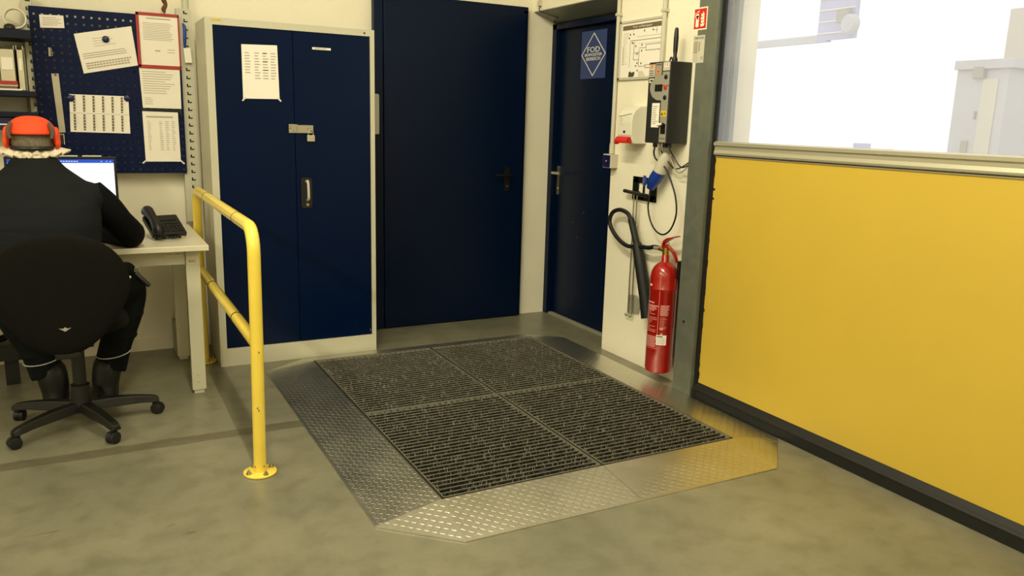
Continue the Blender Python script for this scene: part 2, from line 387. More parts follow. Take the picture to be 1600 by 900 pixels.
b = MB(); b.box(3.03, 4.80, 2.068, 3.07, 4.98, 2.098, m_steel); b.tube([(2.99, 5.06, 2.2-.1), (2.99, 5.06, 2.115), (3.0, 5.03, 2.09), (3.03, 4.95, 2.082)], 0.004, m_black, sub=4)
b.build('door_contact', d2, smooth=True)

# ------------------------------------------------------------------ roll-up door
rd = struct('door_3', (2.80, 1.6, 0))
YN, YF = -0.28, 3.095
b = MB(); b.box(2.798, YN, 0.07, 2.802, YF, 1.275, m_cyel)
for z, dz, w_ in ((.10, .05, .010), (.17, .03, .006), (.24, .05, .004), (.38, .04, .005), (.47, .02, .009), (.55, .08, .004), (.70, .05, .006), (.83, .03, .004), (.95, .05, .004), (1.055, .012, .016), (1.10, .014, .018), (1.16, .05, .005), (1.235, .03, .006)):
    p_ = [(0, z)]+[(w_*(.5+.5*R.random()), z+dz*k/5) for k in range(1, 5)]+[(0, z+dz)]
    b.poly(FX(2.7979, YF+.001, 0), p_, 0, .0006, m_edge)
b.build('yellow_curtain', rd)
b = MB(); b.box(2.7985, YN, 1.34, 2.8015, YF, 2.95, m_vinyl); b.build('window_pane', rd)
b = MB(); F = Fr((0, YF, 0), (1, 0, 0), (0, 0, 1))
b.poly(F, [(2.79, 1.272), (2.786, 1.285), (2.79, 1.29), (2.784, 1.296), (2.784, 1.318), (2.778, 1.322), (2.778, 1.342), (2.806, 1.346), (2.812, 1.272)], 0, -(YF-YN)*-1 if False else 0, m_alu) if False else None
prof = [(2.792, 1.270), (2.792, 1.279), (2.782, 1.281), (2.780, 1.290), (2.785, 1.305), (2.785, 1.322), (2.776, 1.327), (2.776, 1.341), (2.794, 1.347), (2.812, 1.340), (2.812, 1.270)]
FA = Fr((0, YN, 0), (1, 0, 0), (0, 0, 1))     # normal is -Y, so negative depth runs towards +Y
b.poly(FA, prof[::-1], 0, -(YF-YN), m_alu); b.box(2.7895, YN, 1.275, 2.7915, YF, 1.2775, m_black)  # thin black strip colours in the shadow line under the rail
b.build('middle_rail', rd)
b = MB(); b.poly(FA, [(2.768, 0.004), (2.768, 0.050), (2.774, 0.058), (2.782, 0.0645), (2.797, 0.086), (2.803, 0.086), (2.822, 0.06), (2.822, 0.004)][::-1], 0, -(YF-YN+0.012), m_blackg)
b.box(2.7665, YN, 0.048, 2.770, YF+0.01, 0.053, m_black)
b.box(2.7655, YF-0.02, 0.008, 2.769, YF+0.005, 0.045, m_black)
b.build('bottom_seal', rd, bevel=0.001)
def post(y0, y1, sgn):
    b = MB(); b.box(2.765, y0, 0.001, 2.86, y1, 2.95, m_galv)
    e = y0 if sgn > 0 else y1
    ph = FX(2.765, y1, 0)
    b.disc(ph, 0.055, 0.395, 0.008, 0, 0.001, m_black)
    p = b.build('guide_post', rd, bevel=0.0025)
    c = MB(); c.box(2.788, min(e, e-0.022*sgn), 0.002, 2.83, max(e, e-0.022*sgn), 2.95, m_blackg)
    c.build('brush_seal', rd)
post(3.12, 3.262, 1); post(-0.44, -0.30, -1)
b = MB(); b.box(2.862, 3.085, 0, 2.89, 3.119, 2.95, m_galv); b.build('rear_guide_flange', rd)
b = MB(); b.box(2.70, -0.44, 2.95, 2.86, 3.26, 3.35, m_galv); b.build('roller_housing', rd, bevel=0.005)

# ------------------------------------------------------------------ bright yard beyond the door window
st(MB().box(3.035, -40, -0.12, 60, 60, -0.02, m_yard), 'yard_ground')
t = thing('storage_locker', 'tall pale grey sheeted locker standing outside, at the right of the door window', 'locker', (7.2, 4.4, -0.02))
b = MB(); b.box(7.0, 4.22, -0.02, 7.6, 4.69, 1.98, m_tarp); b.box(6.99, 4.30, -0.02, 7.0, 4.44, 1.9, m_lgrey); b.build('body', t, bevel=0.01)
b = MB(); b.box(6.96, 4.17, 1.98, 7.64, 4.70, 2.06, m_tarp); b.box(6.955, 4.42, 1.9, 6.99, 4.52, 2.0, m_grey); b.build('top', t, bevel=0.006)
b = MB(); b.box(6.985, 4.50, 1.24, 7.0, 4.56, 1.36, m_grey); b.build('handle', t); b = MB(); b.box(6.985, 4.46, 1.55, 7.0, 4.475, 1.62, m_grey); b.build('handle', t)
st(MB().box(7.9, 3.0, -0.02, 8.05, 4.84, 2.60, m_beige), 'yard_wall')
t = thing('steel_scaffold', 'pale lilac steel column with rungs seen high through the door window', 'scaffold', (9.0, 8.0, -0.02))
b = MB(); b.box(9.0, 7.98, 2.60, 9.1, 8.14, 3.6, m_lilac); b.box(9.0, 9.6, -0.02, 9.12, 9.75, 3.6, m_lilac); b.box(9.0, 8.14, 3.5, 9.1, 9.6, 3.6, m_lilac); b.box(9.0, 7.55, 2.62, 9.08, 7.98, 3.6, m_lilac); b.build('column', t)
b = MB()
for z in (2.7, 2.85, 3.0, 3.15, 3.3): b.box(8.985, 7.55, z, 9.0, 8.14, z+0.015, m_white)
b.build('rung', t)
b = MB(); b.box(9.02, 8.14, 2.60, 9.10, 9.6, 2.70, m_tarp); b.build('cross_beam', t)
t = thing('flood_lamp', 'dark grey lamp with pale round face fixed beside the lilac column outside', 'lamp', (8.9, 7.6, 2.6))
b = MB(); b.box(8.92, 7.60, 2.82, 8.99, 7.78, 2.98, m_grey); b.build('bracket', t)
b = MB(); b.lathe((8.9, 7.55, 2.78), [(0.03, 0.1), (0.13, 0.06), (0.13, 0.0), (0.10, -0.03)], m_tarp, axis=(1, 0, 0)); b.build('lamp_shade', t, smooth=True)
t = thing('flatbed_trolley', 'low blue and white trolley parked outside, just above the door rail', 'trolley', (9.2, 7.3, -0.02))
b = MB(); b.box(9.0, 7.1, 1.10, 9.5, 7.75, 1.20, m_plugb); b.build('deck', t, bevel=0.01)
b = MB(); b.box(9.0, 7.1, 1.20, 9.03, 7.35, 1.27, m_lilac); b.build('load', t)
b = MB()
for yy in (7.15, 7.65):
    for xx in (9.05, 9.42): b.box(xx, yy, -0.02, xx+0.05, yy+0.05, 1.10, m_lilac)
b.build('leg', t)

# ------------------------------------------------------------------ metal cupboard
CX0, CX1, CY0, CY1, CH = 0.603, 1.522, 4.60, 4.98, 1.905
cab = thing('metal_cupboard', 'tall cream steel cupboard with two dark blue doors against the back wall', 'cupboard', (1.06, 4.79, 0))
b = MB()
b.box(CX0, CY0+0.02, 0, CX0+0.02, CY1, CH, m_cab); b.box(CX1-0.02, CY0+0.02, 0, CX1, CY1, CH, m_cab)
b.box(CX0+.02, CY1-0.015, 0, CX1-.02, CY1, CH, m_cab); b.box(CX0+.02, CY0+0.02, CH-0.02, CX1-.02, CY1-.015, CH, m_cab); b.box(CX0+.02, CY0+0.06, 0.05, CX1-.02, CY1-.015, 0.07, m_cab)
b.box(CX0, CY0, 0, CX0+0.038, CY0+0.02, CH, m_cab); b.box(CX1-0.026, CY0, 0, CX1, CY0+0.02, CH, m_cab)
b.box(CX0+.038, CY0, CH-0.036, CX1-.026, CY0+0.02, CH, m_cab); b.box(CX0+.038, CY0, 0, CX1-.026, CY0+0.02, 0.104, m_cab)
F = FB(0, CY0, 0)
b.rect(F, CX0+0.03, CH-0.018, CX0+0.085, CH-0.008, 0, 0.0008, m_yell); b.text(F, 'C+P', CX0+0.057, CH-0.0155, 0.005, m_ink2, width=0.04, d=0.0012)
b.disc(F, 1.463, CH-0.021, 0.006, 0, 0.002, m_ink2, n=3); b.disc(F, 1.460, CH-0.0185, 0.0035, 0, 0.002, m_ink2, n=10); b.disc(F, 1.466, CH-0.0185, 0.0035, 0, 0.002, m_ink2, n=10)
b.build('body', cab, bevel=0.0015)
b = MB(); b.rect(F, CX0+0.041, 0.107, 1.055, CH-0.039, -0.02, -0.003, m_blue); dl = b.build('door', cab, bevel=0.002)
b = MB(); b.rect(F, 1.058, 0.107, CX1-0.029, CH-0.039, -0.02, -0.003, m_blue)
b.rect(F, 1.485, 0.125, 1.4865, 0.14, -0.003, -0.0022, m_lgrey)
dr = b.build('door', cab, bevel=0.002)
b = MB(); b.rect(F, 1.164, 1.777, 1.268, 1.789, -0.003, -0.0015, m_paper); b.lines(F, 1.175, 1.780, 1.255, 1.787, 1, m_ink2, fill=.25, d=-0.001); n_ = b.build('name_strip', dr); n_['label'] = 'white name strip'
b = MB(); H = FB(1.112, CY0-0.0, 0)
b.rrect(H, -0.030, 0.895, 0.032, 1.068, 0.016, -0.003, 0.004, m_black)
b.rrect(H, -0.020, 0.935, 0.022, 1.045, 0.006, 0.004, 0.0045, m_blackg)
b.tube([H.at(0.0, 1.045, 0.004), H.at(0.0, 1.05, 0.03), H.at(0.002, 1.035, 0.038), H.at(0.004, 0.96, 0.036), H.at(0.005, 0.945, 0.02), H.at(0.005, 0.94, 0.004)], 0.0075, m_lgrey, sub=5)
b.disc(H, 0.004, 0.915, 0.008, 0.004, 0.010, m_steel)
h_ = b.build('handle', dr, smooth=True); h_['label'] = 'black recessed handle with pale lever'
b = MB(); b.rect(F, 1.022, 1.318, 1.068, 1.366, -0.003, 0.001, m_steel); b.rect(F, 1.068, 1.318, 1.158, 1.362, 0.001, 0.005, m_steel)
b.tube([F.at(1.068, 1.318, 0.003), F.at(1.068, 1.364, 0.003)], 0.004, m_steel)
for u, v in ((1.032, 1.353), (1.030, 1.342), (1.047, 1.328)): b.disc(F, u, v, 0.003, 0.001, 0.002, m_ink2, n=8)
b.ringf(F, 1.138, 1.343, 0.006, 0.010, 0.005, 0.016, m_steel, n=12)
b.build('hasp', dl, bevel=0.0008)
pl = thing('padlock', 'small pale metal padlock hanging from the hasp of the blue cupboard', 'padlock', (1.14, CY0-0.014, 1.29))
b = MB(); P = FB(1.141, CY0-0.006, 0); b.rrect(P, -0.021, 1.272, 0.021, 1.308, 0.004, 0.0, 0.016, m_alu); b.build('body', pl, bevel=0.002)
b = MB(); b.tube([P.at(-0.013, 1.305, 0.006), P.at(-0.013, 1.325, 0.006), P.at(0, 1.338, 0.006), P.at(0.013, 1.325, 0.006), P.at(0.013, 1.305, 0.006)], 0.003, m_steel, sub=5, n=8); b.build('shackle', pl, smooth=True)

def sheet(name, label, F, q, rows, cat='paper', mat_=None, inks=None, tabs=(), d=0.0012, group=None):
    """q: four corners (u,v) bl, br, tr, tl in frame F; rows drawn in the sheet's own axes"""
    b = MB(); m = mat_ or m_paper
    b.poly(F, q, 0.0003, d, m)
    bl, br, tr, tl = [Vector(p) for p in q]
    U = (F.U*(br-bl).x+F.V*(br-bl).y); V = (F.U*(tl-bl).x+F.V*(tl-bl).y)
    W_, H_ = U.length, V.length
    G = Fr(F.at(bl.x, bl.y, d), U, V)
    rows(b, G, W_, H_)
    for (u, v, a) in tabs:
        c, s_ = math.cos(a), math.sin(a)
        pts = [(u+x*c-y*s_, v+x*s_+y*c) for x, y in ((-.014, -.004), (.014, -.004), (.014, .004), (-.014, .004))]
        b.poly(F, pts, d, d+0.0006, m_white)
    o = b.build(name); tag(o, label, cat, group)
    return o
def rows_cab(b, G, w, h):
    rr = random.Random(3)
    for i in range(10):
        v = h*(0.84-i*0.052)
        for k, u in enumerate((0.08, 0.34, 0.56, 0.78)):
            if k == 0 and i > 7: continue
            if k and i > 9: continue
            b.rect(G, w*u, v, w*(u+0.10+rr.random()*0.06), v+h*0.018, 0, 0.0004, m_ink2 if (k == 2 and i in (0, 3, 6)) else m_ink)
sheet('notice_sheet', 'white typed list taped to the left blue cupboard door', FB(0, CY0+0.003, 0), [(0.783, 1.496), (0.977, 1.500), (0.972, 1.785), (0.784, 1.779)], rows_cab,
      tabs=((0.788, 1.494, 0.8), (0.975, 1.498, -0.8)))

t = thing('wall_bracket', 'pale grey upright plate on the wall between cupboard and wide blue door', 'bracket', (1.665, YB, 1.44))
b = MB(); b.rrect(FB(0, YB-0.05, 0), 1.63, 1.31, 1.698, 1.565, 0.01, 0.0, 0.03, m_lgrey); b.build('cover', t, bevel=0.003)
b = MB(); b.box(1.64, YB-0.055, 1.4, 1.67, YB, 1.47, m_black); b.build('bracket_arm', t)

# ------------------------------------------------------------------ pegboard and what hangs on it
PY = 5.03
peg = thing('pegboard', 'blue perforated steel tool board covered with papers above the desk', 'pegboard', (0.16, PY, 1.07))
b = MB(); X0, X1, Z0, Z1 = -0.203, 0.525, 1.068, 1.935
nx, nz = 19, 22; px_ = 0.0383; pz_ = (Z1-Z0)/22.6
xs = [X0]; zs = [Z0]
for i in range(nx):
    c = X0+0.022+i*px_
    xs += [c-0.0052, c+0.0052]
xs.append(X1)
for i in range(nz):
    c = Z0+0.022+i*pz_; zs += [c-0.0052, c+0.0052]
zs.append(Z1)
def gridplate(b, y, flip):
    o = len(b.v); n = len(xs); vs = [(x, y, z) for z in zs for x in xs]; fs = []
    for j in range(len(zs)-1):
        for i in range(n-1):
            if i % 2 == 1 and j % 2 == 1: continue
            q = (j*n+i, j*n+i+1, (j+1)*n+i+1, (j+1)*n+i); fs.append(q)
    b.add(vs, fs, m_peg)
gridplate(b, PY, False)
b.box(X0, PY-.001, Z0, X0+0.002, PY+0.013, Z1, m_peg); b.box(X1-0.002, PY-.001, Z0, X1, PY+0.013, Z1, m_peg)
b.box(X0, PY-.001, Z1-0.002, X1, PY+0.02, Z1, m_peg); b.box(X0, PY-.001, Z0, X1, PY+0.085, Z0+0.002, m_peg); b.box(X0, PY-0.0015, 1.49, X1, PY-0.0005, 1.4915, m_navy)  # bottom return deepened to the wall, added to keep light from the holes
b.build('perforated_panel', peg)
def upright(x0, x1, label, y0=5.045):
    t = thing('slotted_upright', label, 'upright', ((x0+x1)/2, y0, 0.78), 'slotted uprights carrying the tool board')
    b = MB(); b.box(x0, y0, 0.782, x1, y0+0.04, 1.985, m_cab); b.box(x0+0.01, y0+.04, 1.9, x1-.01, YB-0.0005, 1.96, m_cab)
    n = 27; c = x0+(x1-x0)*0.62
    for i in range(n):
        z = 0.80+i*0.0445
        b.box(c-0.012, y0-0.0012, z, c+0.010, y0, z+0.018, m_ink2 if False else m_black); b.box(c-0.004, y0-0.0014, z+0.007, c+0.012, y0-0.001, z+0.018, m_cab)
    b.build('post', t)
upright(0.512, 0.592, 'cream slotted upright at the right edge of the tool board')
upright(-0.232, -0.186, 'cream slotted upright at the left edge of the tool board', 5.045)

FP = FB(0, PY-0.001, 0)
def r_note(b, G, w, h): b.lines(G, w*.12, h*.15, w*.9, h*.85, 5, m_ink, fill=.3)
sheet('note_card', 'small white note card near the top left of the tool board', FP, [(-0.156, 1.828), (-0.044, 1.834), (-0.045, 1.897), (-0.156, 1.894)], r_note)
def r_tilt(b, G, w, h):
    b.lines(G, w*.30, h*.60, w*.75, h*.85, 4, m_ink, fill=.18); b.lines(G, w*.06, h*.34, w*.96, h*.50, 3, m_ink, fill=.35, jag=.2)
    b.lines(G, w*.08, h*.08, w*.95, h*.26, 3, m_ink, fill=.6, jag=.1)
    for i in range(14): b.rect(G, w*(.15+i*.055), h*.10, w*(.16+i*.055), h*.25, 0, .0008, m_paper)
sheet('tilted_sheet', 'white sheet hanging askew under a round blue magnet', FP, [(0.030, 1.604), (0.300, 1.662), (0.279, 1.869), (-0.003, 1.808)], r_tilt)
def r_red(b, G, w, h):
    b.lines(G, w*.2, h*.90, w*.85, h*.97, 1, m_ink, fill=.3, jag=.1); b.lines(G, w*.1, h*.5, w*.88, h*.86, 11, m_ink, fill=.3, jag=.15)
    b.lines(G, w*.38, h*.27, w*.52, h*.33, 1, m_ink, fill=.4); b.lines(G, w*.7, h*.25, w*.9, h*.36, 2, m_ink, fill=.2)
fr = thing('framed_notice', 'typed notice in a red frame at the top right of the tool board', 'notice', (0.41, PY, 1.65))
G = FB(0, PY-0.002, 0)
b = MB(); b.rect(G, 0.316, 1.665, 0.520, 1.935, 0, 0.0015, m_paper); r_red(b, Fr(G.at(0.316, 1.665, 0.0015)), 0.20, 0.27); b.build('sheet', fr)
b = MB()
b.rect(G, 0.303, 1.655, 0.318, 1.945, 0, 0.006, m_redf); b.rect(G, 0.516, 1.655, 0.524, 1.945, 0, 0.006, m_redf); b.rect(G, 0.303, 1.650, 0.524, 1.668, 0, 0.006, m_redf); b.rect(G, 0.303, 1.932, 0.524, 1.948, 0, 0.006, m_redf)
b.build('frame', fr, bevel=0.001)
def r_plain(b, G, w, h): b.lines(G, w*.06, h*.35, w*.9, h*.95, 10, m_ink, fill=.25); b.lines(G, w*.06, h*.08, w*.3, h*.28, 4, m_ink, fill=.25)
sheet('typed_sheet', 'typed white sheet hanging directly below the red framed notice', FP, [(0.311, 1.433), (0.512, 1.433), (0.514, 1.649), (0.304, 1.649)], r_plain)
def r_list(b, G, w, h):
    b.lines(G, w*.1, h*.86, w*.92, h*.93, 1, m_ink, fill=.4, jag=.1)
    for u in (.12, .45, .62, .8): b.lines(G, w*u, h*.22, w*(u+.1), h*.82, 16, m_ink, fill=.3, jag=.5)
    b.text(G, '1', w*.40, h*.955, h*.02, m_ink2)
sheet('list_sheet', 'white list taped at the lower right corner of the tool board', FP, [(0.308, 1.134), (0.494, 1.134), (0.492, 1.412), (0.306, 1.414)], r_list, tabs=((0.302, 1.133, 0.7), (0.503, 1.130, -0.8)))
b = MB(); b.rect(FP, 0.306, 1.417, 0.513, 1.428, 0.0003, 0.004, m_black); b.rect(FP, 0.500, 1.40, 0.513, 1.417, 0.0003, 0.004, m_black); tag(b.build('magnetic_strip'), 'thin black magnetic strip between the two lowest sheets on the board', 'strip')
def r_tags(b, G, w, h):
    for j in (0, 1):
        for i in range(6):
            u = w*(.06+i*.158)
            b.rect(G, u, h*(.05+j*.5), u+w*.035, h*(.05+j*.5)+h*.43, 0, .0005, m_brown)
            for k in range(5): b.rect(G, u+w*.005, h*(.09+j*.5+k*.08), u+w*.03, h*(.105+j*.5+k*.08), 0.0005, .0008, m_paper)
            b.rect(G, u+w*.05, h*(.1+j*.5), u+w*.052, h*(.1+j*.5)+h*.36, 0, .0005, m_ink)
    b.rect(G, 0, h*.505, w, h*.510, 0, .0006, m_ink2)
sheet('label_sheet', 'wide white sheet of brown striped tags pinned by two blue magnets', FP, [(-0.056, 1.293), (0.238, 1.289), (0.240, 1.492), (-0.048, 1.493)], r_tags)
t = thing('steel_ruler', 'pale steel ruler hanging by its end hole on the tool board', 'ruler', (-0.1, PY, 1.44))
b = MB(); b.poly(FP, [(-0.110, 1.288), (-0.080, 1.289), (-0.090, 1.598), (-0.124, 1.596)], 0.0005, 0.002, m_alu); b.build('blade', t)
b = MB(); b.ringf(FP, -0.105, 1.590, 0.003, 0.006, 0.002, 0.006, m_ink2, n=10); b.build('hanging_hook', t)
def magnet(u, v, label):
    b = MB(); b.lathe(FP.at(u, v, 0.001), [(0.017, 0), (0.018, 0.006), (0.014, 0.010), (0.004, 0.011)], m_mag, axis=FP.N, n=18); tag(b.build('round_magnet', smooth=True), label, 'magnet', 'round blue magnets on the tool board')
magnet(0.148, 1.790, 'round blue magnet holding the askew sheet'); magnet(-0.043, 1.472, 'round blue magnet at the left corner of the tag sheet'); magnet(0.235, 1.482, 'round blue magnet at the right corner of the tag sheet')
b = MB()
for k in range(3): b.ringf(FP, -0.120+k*.002, 1.722-k*.014, 0.005, 0.008, 0.001, 0.006, m_steel, n=10)
b.rect(FP, -0.128, 1.685, -0.119, 1.73, 0.0, 0.004, m_steel); tag(b.build('tool_hook', bevel=0.0005), 'small twisted metal tool hook on the left of the tool board', 'hook')
t = thing('cable_tag', 'blue cord with a white card tag hanging on the right upright', 'tag', (0.55, 5.03, 1.8))
b = MB(); b.tube([(0.545, 5.035, 1.905), (0.552, 5.03, 1.88), (0.55, 5.028, 1.82), (0.548, 5.03, 1.77)], [0.004, 0.009, 0.009, 0.006], m_plugb, sub=4); b.build('cord', t, smooth=True)
b = MB(); b.poly(FB(0, 5.026, 0), [(0.545, 1.690), (0.582, 1.692), (0.576, 1.772), (0.540, 1.770)], 0, 0.004, m_paper); b.build('card', t)
b = MB(); b.tube([(0.452, 5.01, 1.950), (0.447, 5.01, 1.97), (0.458, 5.012, 1.995), (0.45, 5.01, 2.02), (0.455, 5.01, 2.05)], [0.004, 0.013, 0.010, 0.014, 0.005], m_rust, sub=5); tag(b.build('brown_cord', smooth=True), 'twisted brown cord standing up above the red framed notice', 'cord')
b = MB(); F2 = FB(0, PY-0.001, 0)
b.rect(F2, -0.135, 1.225, -0.088, 1.280, 0, 0.001, m_white); b.rect(F2, -0.135, 1.225, -0.091, 1.277, 0.001, 0.0015, m_black); tag(b.build('small_photo'), 'small dark card with a thin white border beside the orange cap', 'card')

# ------------------------------------------------------------------ wall shelf at the left edge
sh = thing('wall_shelf', 'navy steel wall shelf at the left edge beside the tool board', 'shelf', (-0.55, 5.0, 1.3))
for z0, z1 in ((1.752, 1.797), (1.468, 1.497), (1.365, 1.392)):
    MB().box(-0.95, 4.84, z0, -0.194, 5.10, z1, m_navy).build('shelf_board', sh, bevel=0.003)
MB().box(-0.95, 5.10, 1.3, -0.25, 5.115, 1.80, m_cab).build('back_panel', sh)
MB().box(-0.95, 4.86, 1.3, -0.93, 5.10, 1.80, m_navy).build('side_panel', sh)
def roll(x, label):
    b = MB(); b.ringf(Fr((x, 4.97, 1.797+0.062)), 0, 0, 0.045, 0.052, -0.03, 0.03, m_white, n=28); tag(b.build('white_hoop', bevel=0.0005), label, 'roll', 'white rolls on the navy shelf')
roll(-0.262, 'thin white open roll standing on the navy shelf beside the tool board'); roll(-0.385, 'thin white open roll at the left picture edge, on top of the navy shelf')
b = MB(); b.lathe((-0.285, 4.88, 1.797), [(0.02, 0), (0.026, 0.004), (0.024, 0.018), (0.015, 0.026), (0.003, 0.028)], m_black, n=20); tag(b.build('black_knob', smooth=True), 'black domed knob lying on top of the navy shelf', 'knob')
def bin_(x0, x1, label):
    t = thing('storage_bin', label, 'bin', ((x0+x1)/2, 4.95, 1.497), 'clear bins on the navy shelf')
    b = MB(); b.box(x0, 4.88, 1.498, x0+0.003, 5.08, 1.72, m_bin); b.box(x1-.003, 4.88, 1.498, x1, 5.08, 1.72, m_bin); b.box(x0, 5.077, 1.498, x1, 5.08, 1.72, m_bin); b.box(x0, 4.88, 1.498, x1, 5.08, 1.501, m_bin)
    b.box(x0, 4.88, 1.498, x1, 4.883, 1.70, m_bin); b.box(x0+.01, 4.878, 1.60, x1-.01, 4.88, 1.66, m_paper); b.build('bin_shell', t)
    return t
bin_(-0.345, -0.276, 'clear plastic bin in the middle of the navy shelf'); bin_(-0.268, -0.237, 'clear plastic bin on the navy shelf nearest the tool board')
b = MB(); b.box(-0.50, 4.865, 1.499, -0.255, 4.878, 1.507, m_paper); b.box(-0.50, 4.87, 1.507, -0.275, 4.879, 1.52, m_brown); b.box(-0.50, 4.862, 1.528, -0.272, 4.8785, 1.545, m_redf); b.box(-0.5, 4.87, 1.52, -0.272, 4.8785, 1.528, m_paper); tag(b.build('paper_pad'), 'low paper pad with a red edge in front of the clear bins', 'pad')
b = MB(); b.box(-0.6, 4.86, 1.30, -0.22, 5.08, 1.364, m_mag); b.box(-.6, 4.855, 1.325, -.30, 4.86, 1.332, m_paper); tag(b.build('blue_binder', bevel=0.004), 'dark blue binder slung under the lowest navy shelf', 'binder')

# ------------------------------------------------------------------ desk
DZ = 0.78
dk = thing('work_desk', 'white topped workbench desk with cream square legs', 'desk', (-0.3, 4.5, 0))
MB().box(-1.3, 4.10, DZ-0.027, 0.508, 4.93, DZ, m_desk).build('desktop', dk, bevel=0.003)
def leg(x0, y0, nm=True):
    b = MB(); b.box(x0, y0, 0.02, x0+0.065, y0+0.05, DZ-0.029, m_deskf); b.box(x0+.008, y0+.006, 0.0, x0+.057, y0+.044, .02, m_lgrey)
    if nm:
        F = FB(x0, y0, 0); b.disc(F, .03, .10, .006, 0, .003, m_lgrey, n=6); b.disc(F, .03, .065, .006, 0, .003, m_lgrey, n=6)
        b.rect(F, .006, .677, .058, .715, 0, .0006, m_paper if False else m_desk); b.text(F, 'RAU', 0.030, 0.684, 0.013, m_black, width=.032, d=.0012)
    return b.build('leg', dk, bevel=0.003)
leg(0.408, 4.19); leg(0.40, 4.83, False); leg(-1.25, 4.19, False); leg(-1.25, 4.83, False)
b = MB(); b.box(-1.185, 4.20, DZ-0.105, 0.406, 4.235, DZ-0.03, m_deskf); F = FB(0, 4.20, 0); b.rect(F, 0.318, 0.715, 0.392, 0.738, 0, .0006, m_desk)
b.text(F, 'SIT', 0.337, 0.725, 0.006, m_ink2, width=.028, d=.0012); b.text(F, 'LINE', 0.373, 0.725, 0.006, m_ink2, width=.028, d=.0012)
b.build('front_rail', dk, bevel=0.002)
b = MB(); b.box(-1.185, 4.86, 0.66, 0.398, 4.885, 0.72, m_deskf); b.build('rear_rail', dk)
t = thing('cable_box', 'grey box low on the wall behind the rear desk leg', 'box', (0.42, 5.05, 0))
b = MB(); b.box(0.40, 4.93, 0.0, 0.49, 5.10, 0.19, m_grey); b.build('body', t, bevel=0.008)
pc = thing('wall_conduit', 'cream vertical pipe on the wall between desk and cupboard', 'pipe', (0.575, 5.075, 0))
b = MB(); b.tube([(0.567, 5.075, 0.05), (0.567, 5.075, 2.6)], 0.019, m_cab, n=16); b.build('pipe', pc, smooth=True)
b = MB(); b.tube([(0.567, 5.075, 0.0), (0.567, 5.075, 0.05)], 0.023, m_black, n=16); b.build('foot_collar', pc, smooth=True)
for z in (0.3, 1.1): MB().tube([(0.567, 5.075, z), (0.567, 5.075, z+0.03)], 0.022, m_cab, n=16).build('coupling', pc, smooth=True)

# monitor
mo = thing('computer_monitor', 'wide black monitor with a white screen behind the seated person', 'monitor', (-0.10, 4.80, DZ))
b = MB(); b.rrect(FB(-0.105, 4.78, 1.025), -0.253, -0.155, 0.253, 0.148, 0.006, 0, 0.03, m_black); b.build('housing', mo, bevel=0.002)
b = MB(); F = FB(-0.105, 4.7495, 1.025); b.rect(F, -0.240, -0.135, 0.240, 0.128, 0, 0.0005, m_screen); b.rect(F, -0.240, 0.116, 0.240, 0.134, 0.0003, 0.0008, m_screenb)
for i in range(9): b.rect(F, -0.03+i*0.012, 0.123, -0.022+i*0.012, 0.1265, 0.0008, 0.001, m_screen)
for u in (0.18, 0.205, 0.222): b.rect(F, u, 0.123, u+0.006, 0.1255, 0.0008, 0.001, m_screen)
b.rect(F, -0.03, -0.05, 0.20, -0.045, .0005, .0008, m_screeng)
b.build('screen', mo)
b = MB(); b.box(-0.155, 4.785, 0.79, -0.055, 4.81, 0.95, m_black); b.box(-0.22, 4.72, DZ, 0.01, 4.86, DZ+0.012, m_black); b.build('stand', mo, bevel=0.003)
b = MB(); b.box(-0.13, 4.765, 1.1735, -0.03, 4.775, 1.179, m_white); b.box(-0.01, 4.765, 1.1735, 0.08, 4.775, 1.179, m_white); b.build('top_strip', mo)
kb = thing('keyboard', 'low black keyboard on the desk in front of the monitor', 'keyboard', (-0.19, 4.5, DZ))
b = MB(); b.box(-0.40, 4.43, DZ, 0.02, 4.56, DZ+0.014, m_black); b.build('case', kb, bevel=0.003)
b = MB()
for j in range(5):
    for i in range(17): b.box(-0.392+i*0.024, 4.438+j*0.0235, DZ+0.014, -0.372+i*0.024, 4.457+j*0.0235, DZ+0.019, m_anth)
b.build('keys', kb)

# desk phone
ph = thing('desk_phone', 'black corded desk phone near the right end of the desk', 'phone', (0.34, 4.5, DZ))
T = Matrix.Translation((0.345, 4.40, DZ)) @ Matrix.Rotation(0.26, 4, 'Z')
def tf(x, y, z): return T @ Vector((x, y, z))
class _:
    pass
Un = (T.to_3x3() @ Vector((1, 0, 0))); Vn = (T.to_3x3() @ Vector((0, 0.87, 0.49)))
PF = Fr(tf(-0.085, -0.055, 0.028), Un, Vn)
b = MB(); b.rrect(PF, 0, 0, 0.17, 0.165, 0.008, -0.022, 0.0, m_black); b.rrect(PF, 0.055, 0.115, 0.155, 0.152, 0.003, 0, 0.004, m_blackg)
b.build('body', ph, bevel=0.003)
b = MB(); b.rect(PF, 0.066, -0.002, 0.160, 0.006, -0.030, -0.018, m_lgrey)
b.build('label_bar', ph)
b = MB()
for j in range(4):
    for i in range(5): b.rrect(PF, 0.062+i*0.020, 0.022+j*0.021, 0.076+i*0.020, 0.036+j*0.021, 0.003, 0, 0.003, m_blackg, k=2)
b.build('keypad', ph)
b = MB(); b.box(0.29, 4.38, DZ, 0.42, 4.50, DZ+0.012, m_black); a0 = tf(-0.03, 0.06, 0.0); b.tube([tf(0, 0.05, 0.005), tf(0, 0.075, 0.06), tf(0, 0.06, 0.09)], 0.018, m_black); b.build('stand', ph)
b = MB(); hp = [PF.at(0.022, -0.006, 0.012), PF.at(0.022, 0.01, 0.030), PF.at(0.022, 0.08, 0.040), PF.at(0.022, 0.155, 0.036), PF.at(0.022, 0.178, 0.016)]
b.tube(hp, [0.024, 0.027, 0.021, 0.027, 0.026], m_black, n=14, sub=5); b.build('handset', ph, smooth=True)
b = MB(); cp = []
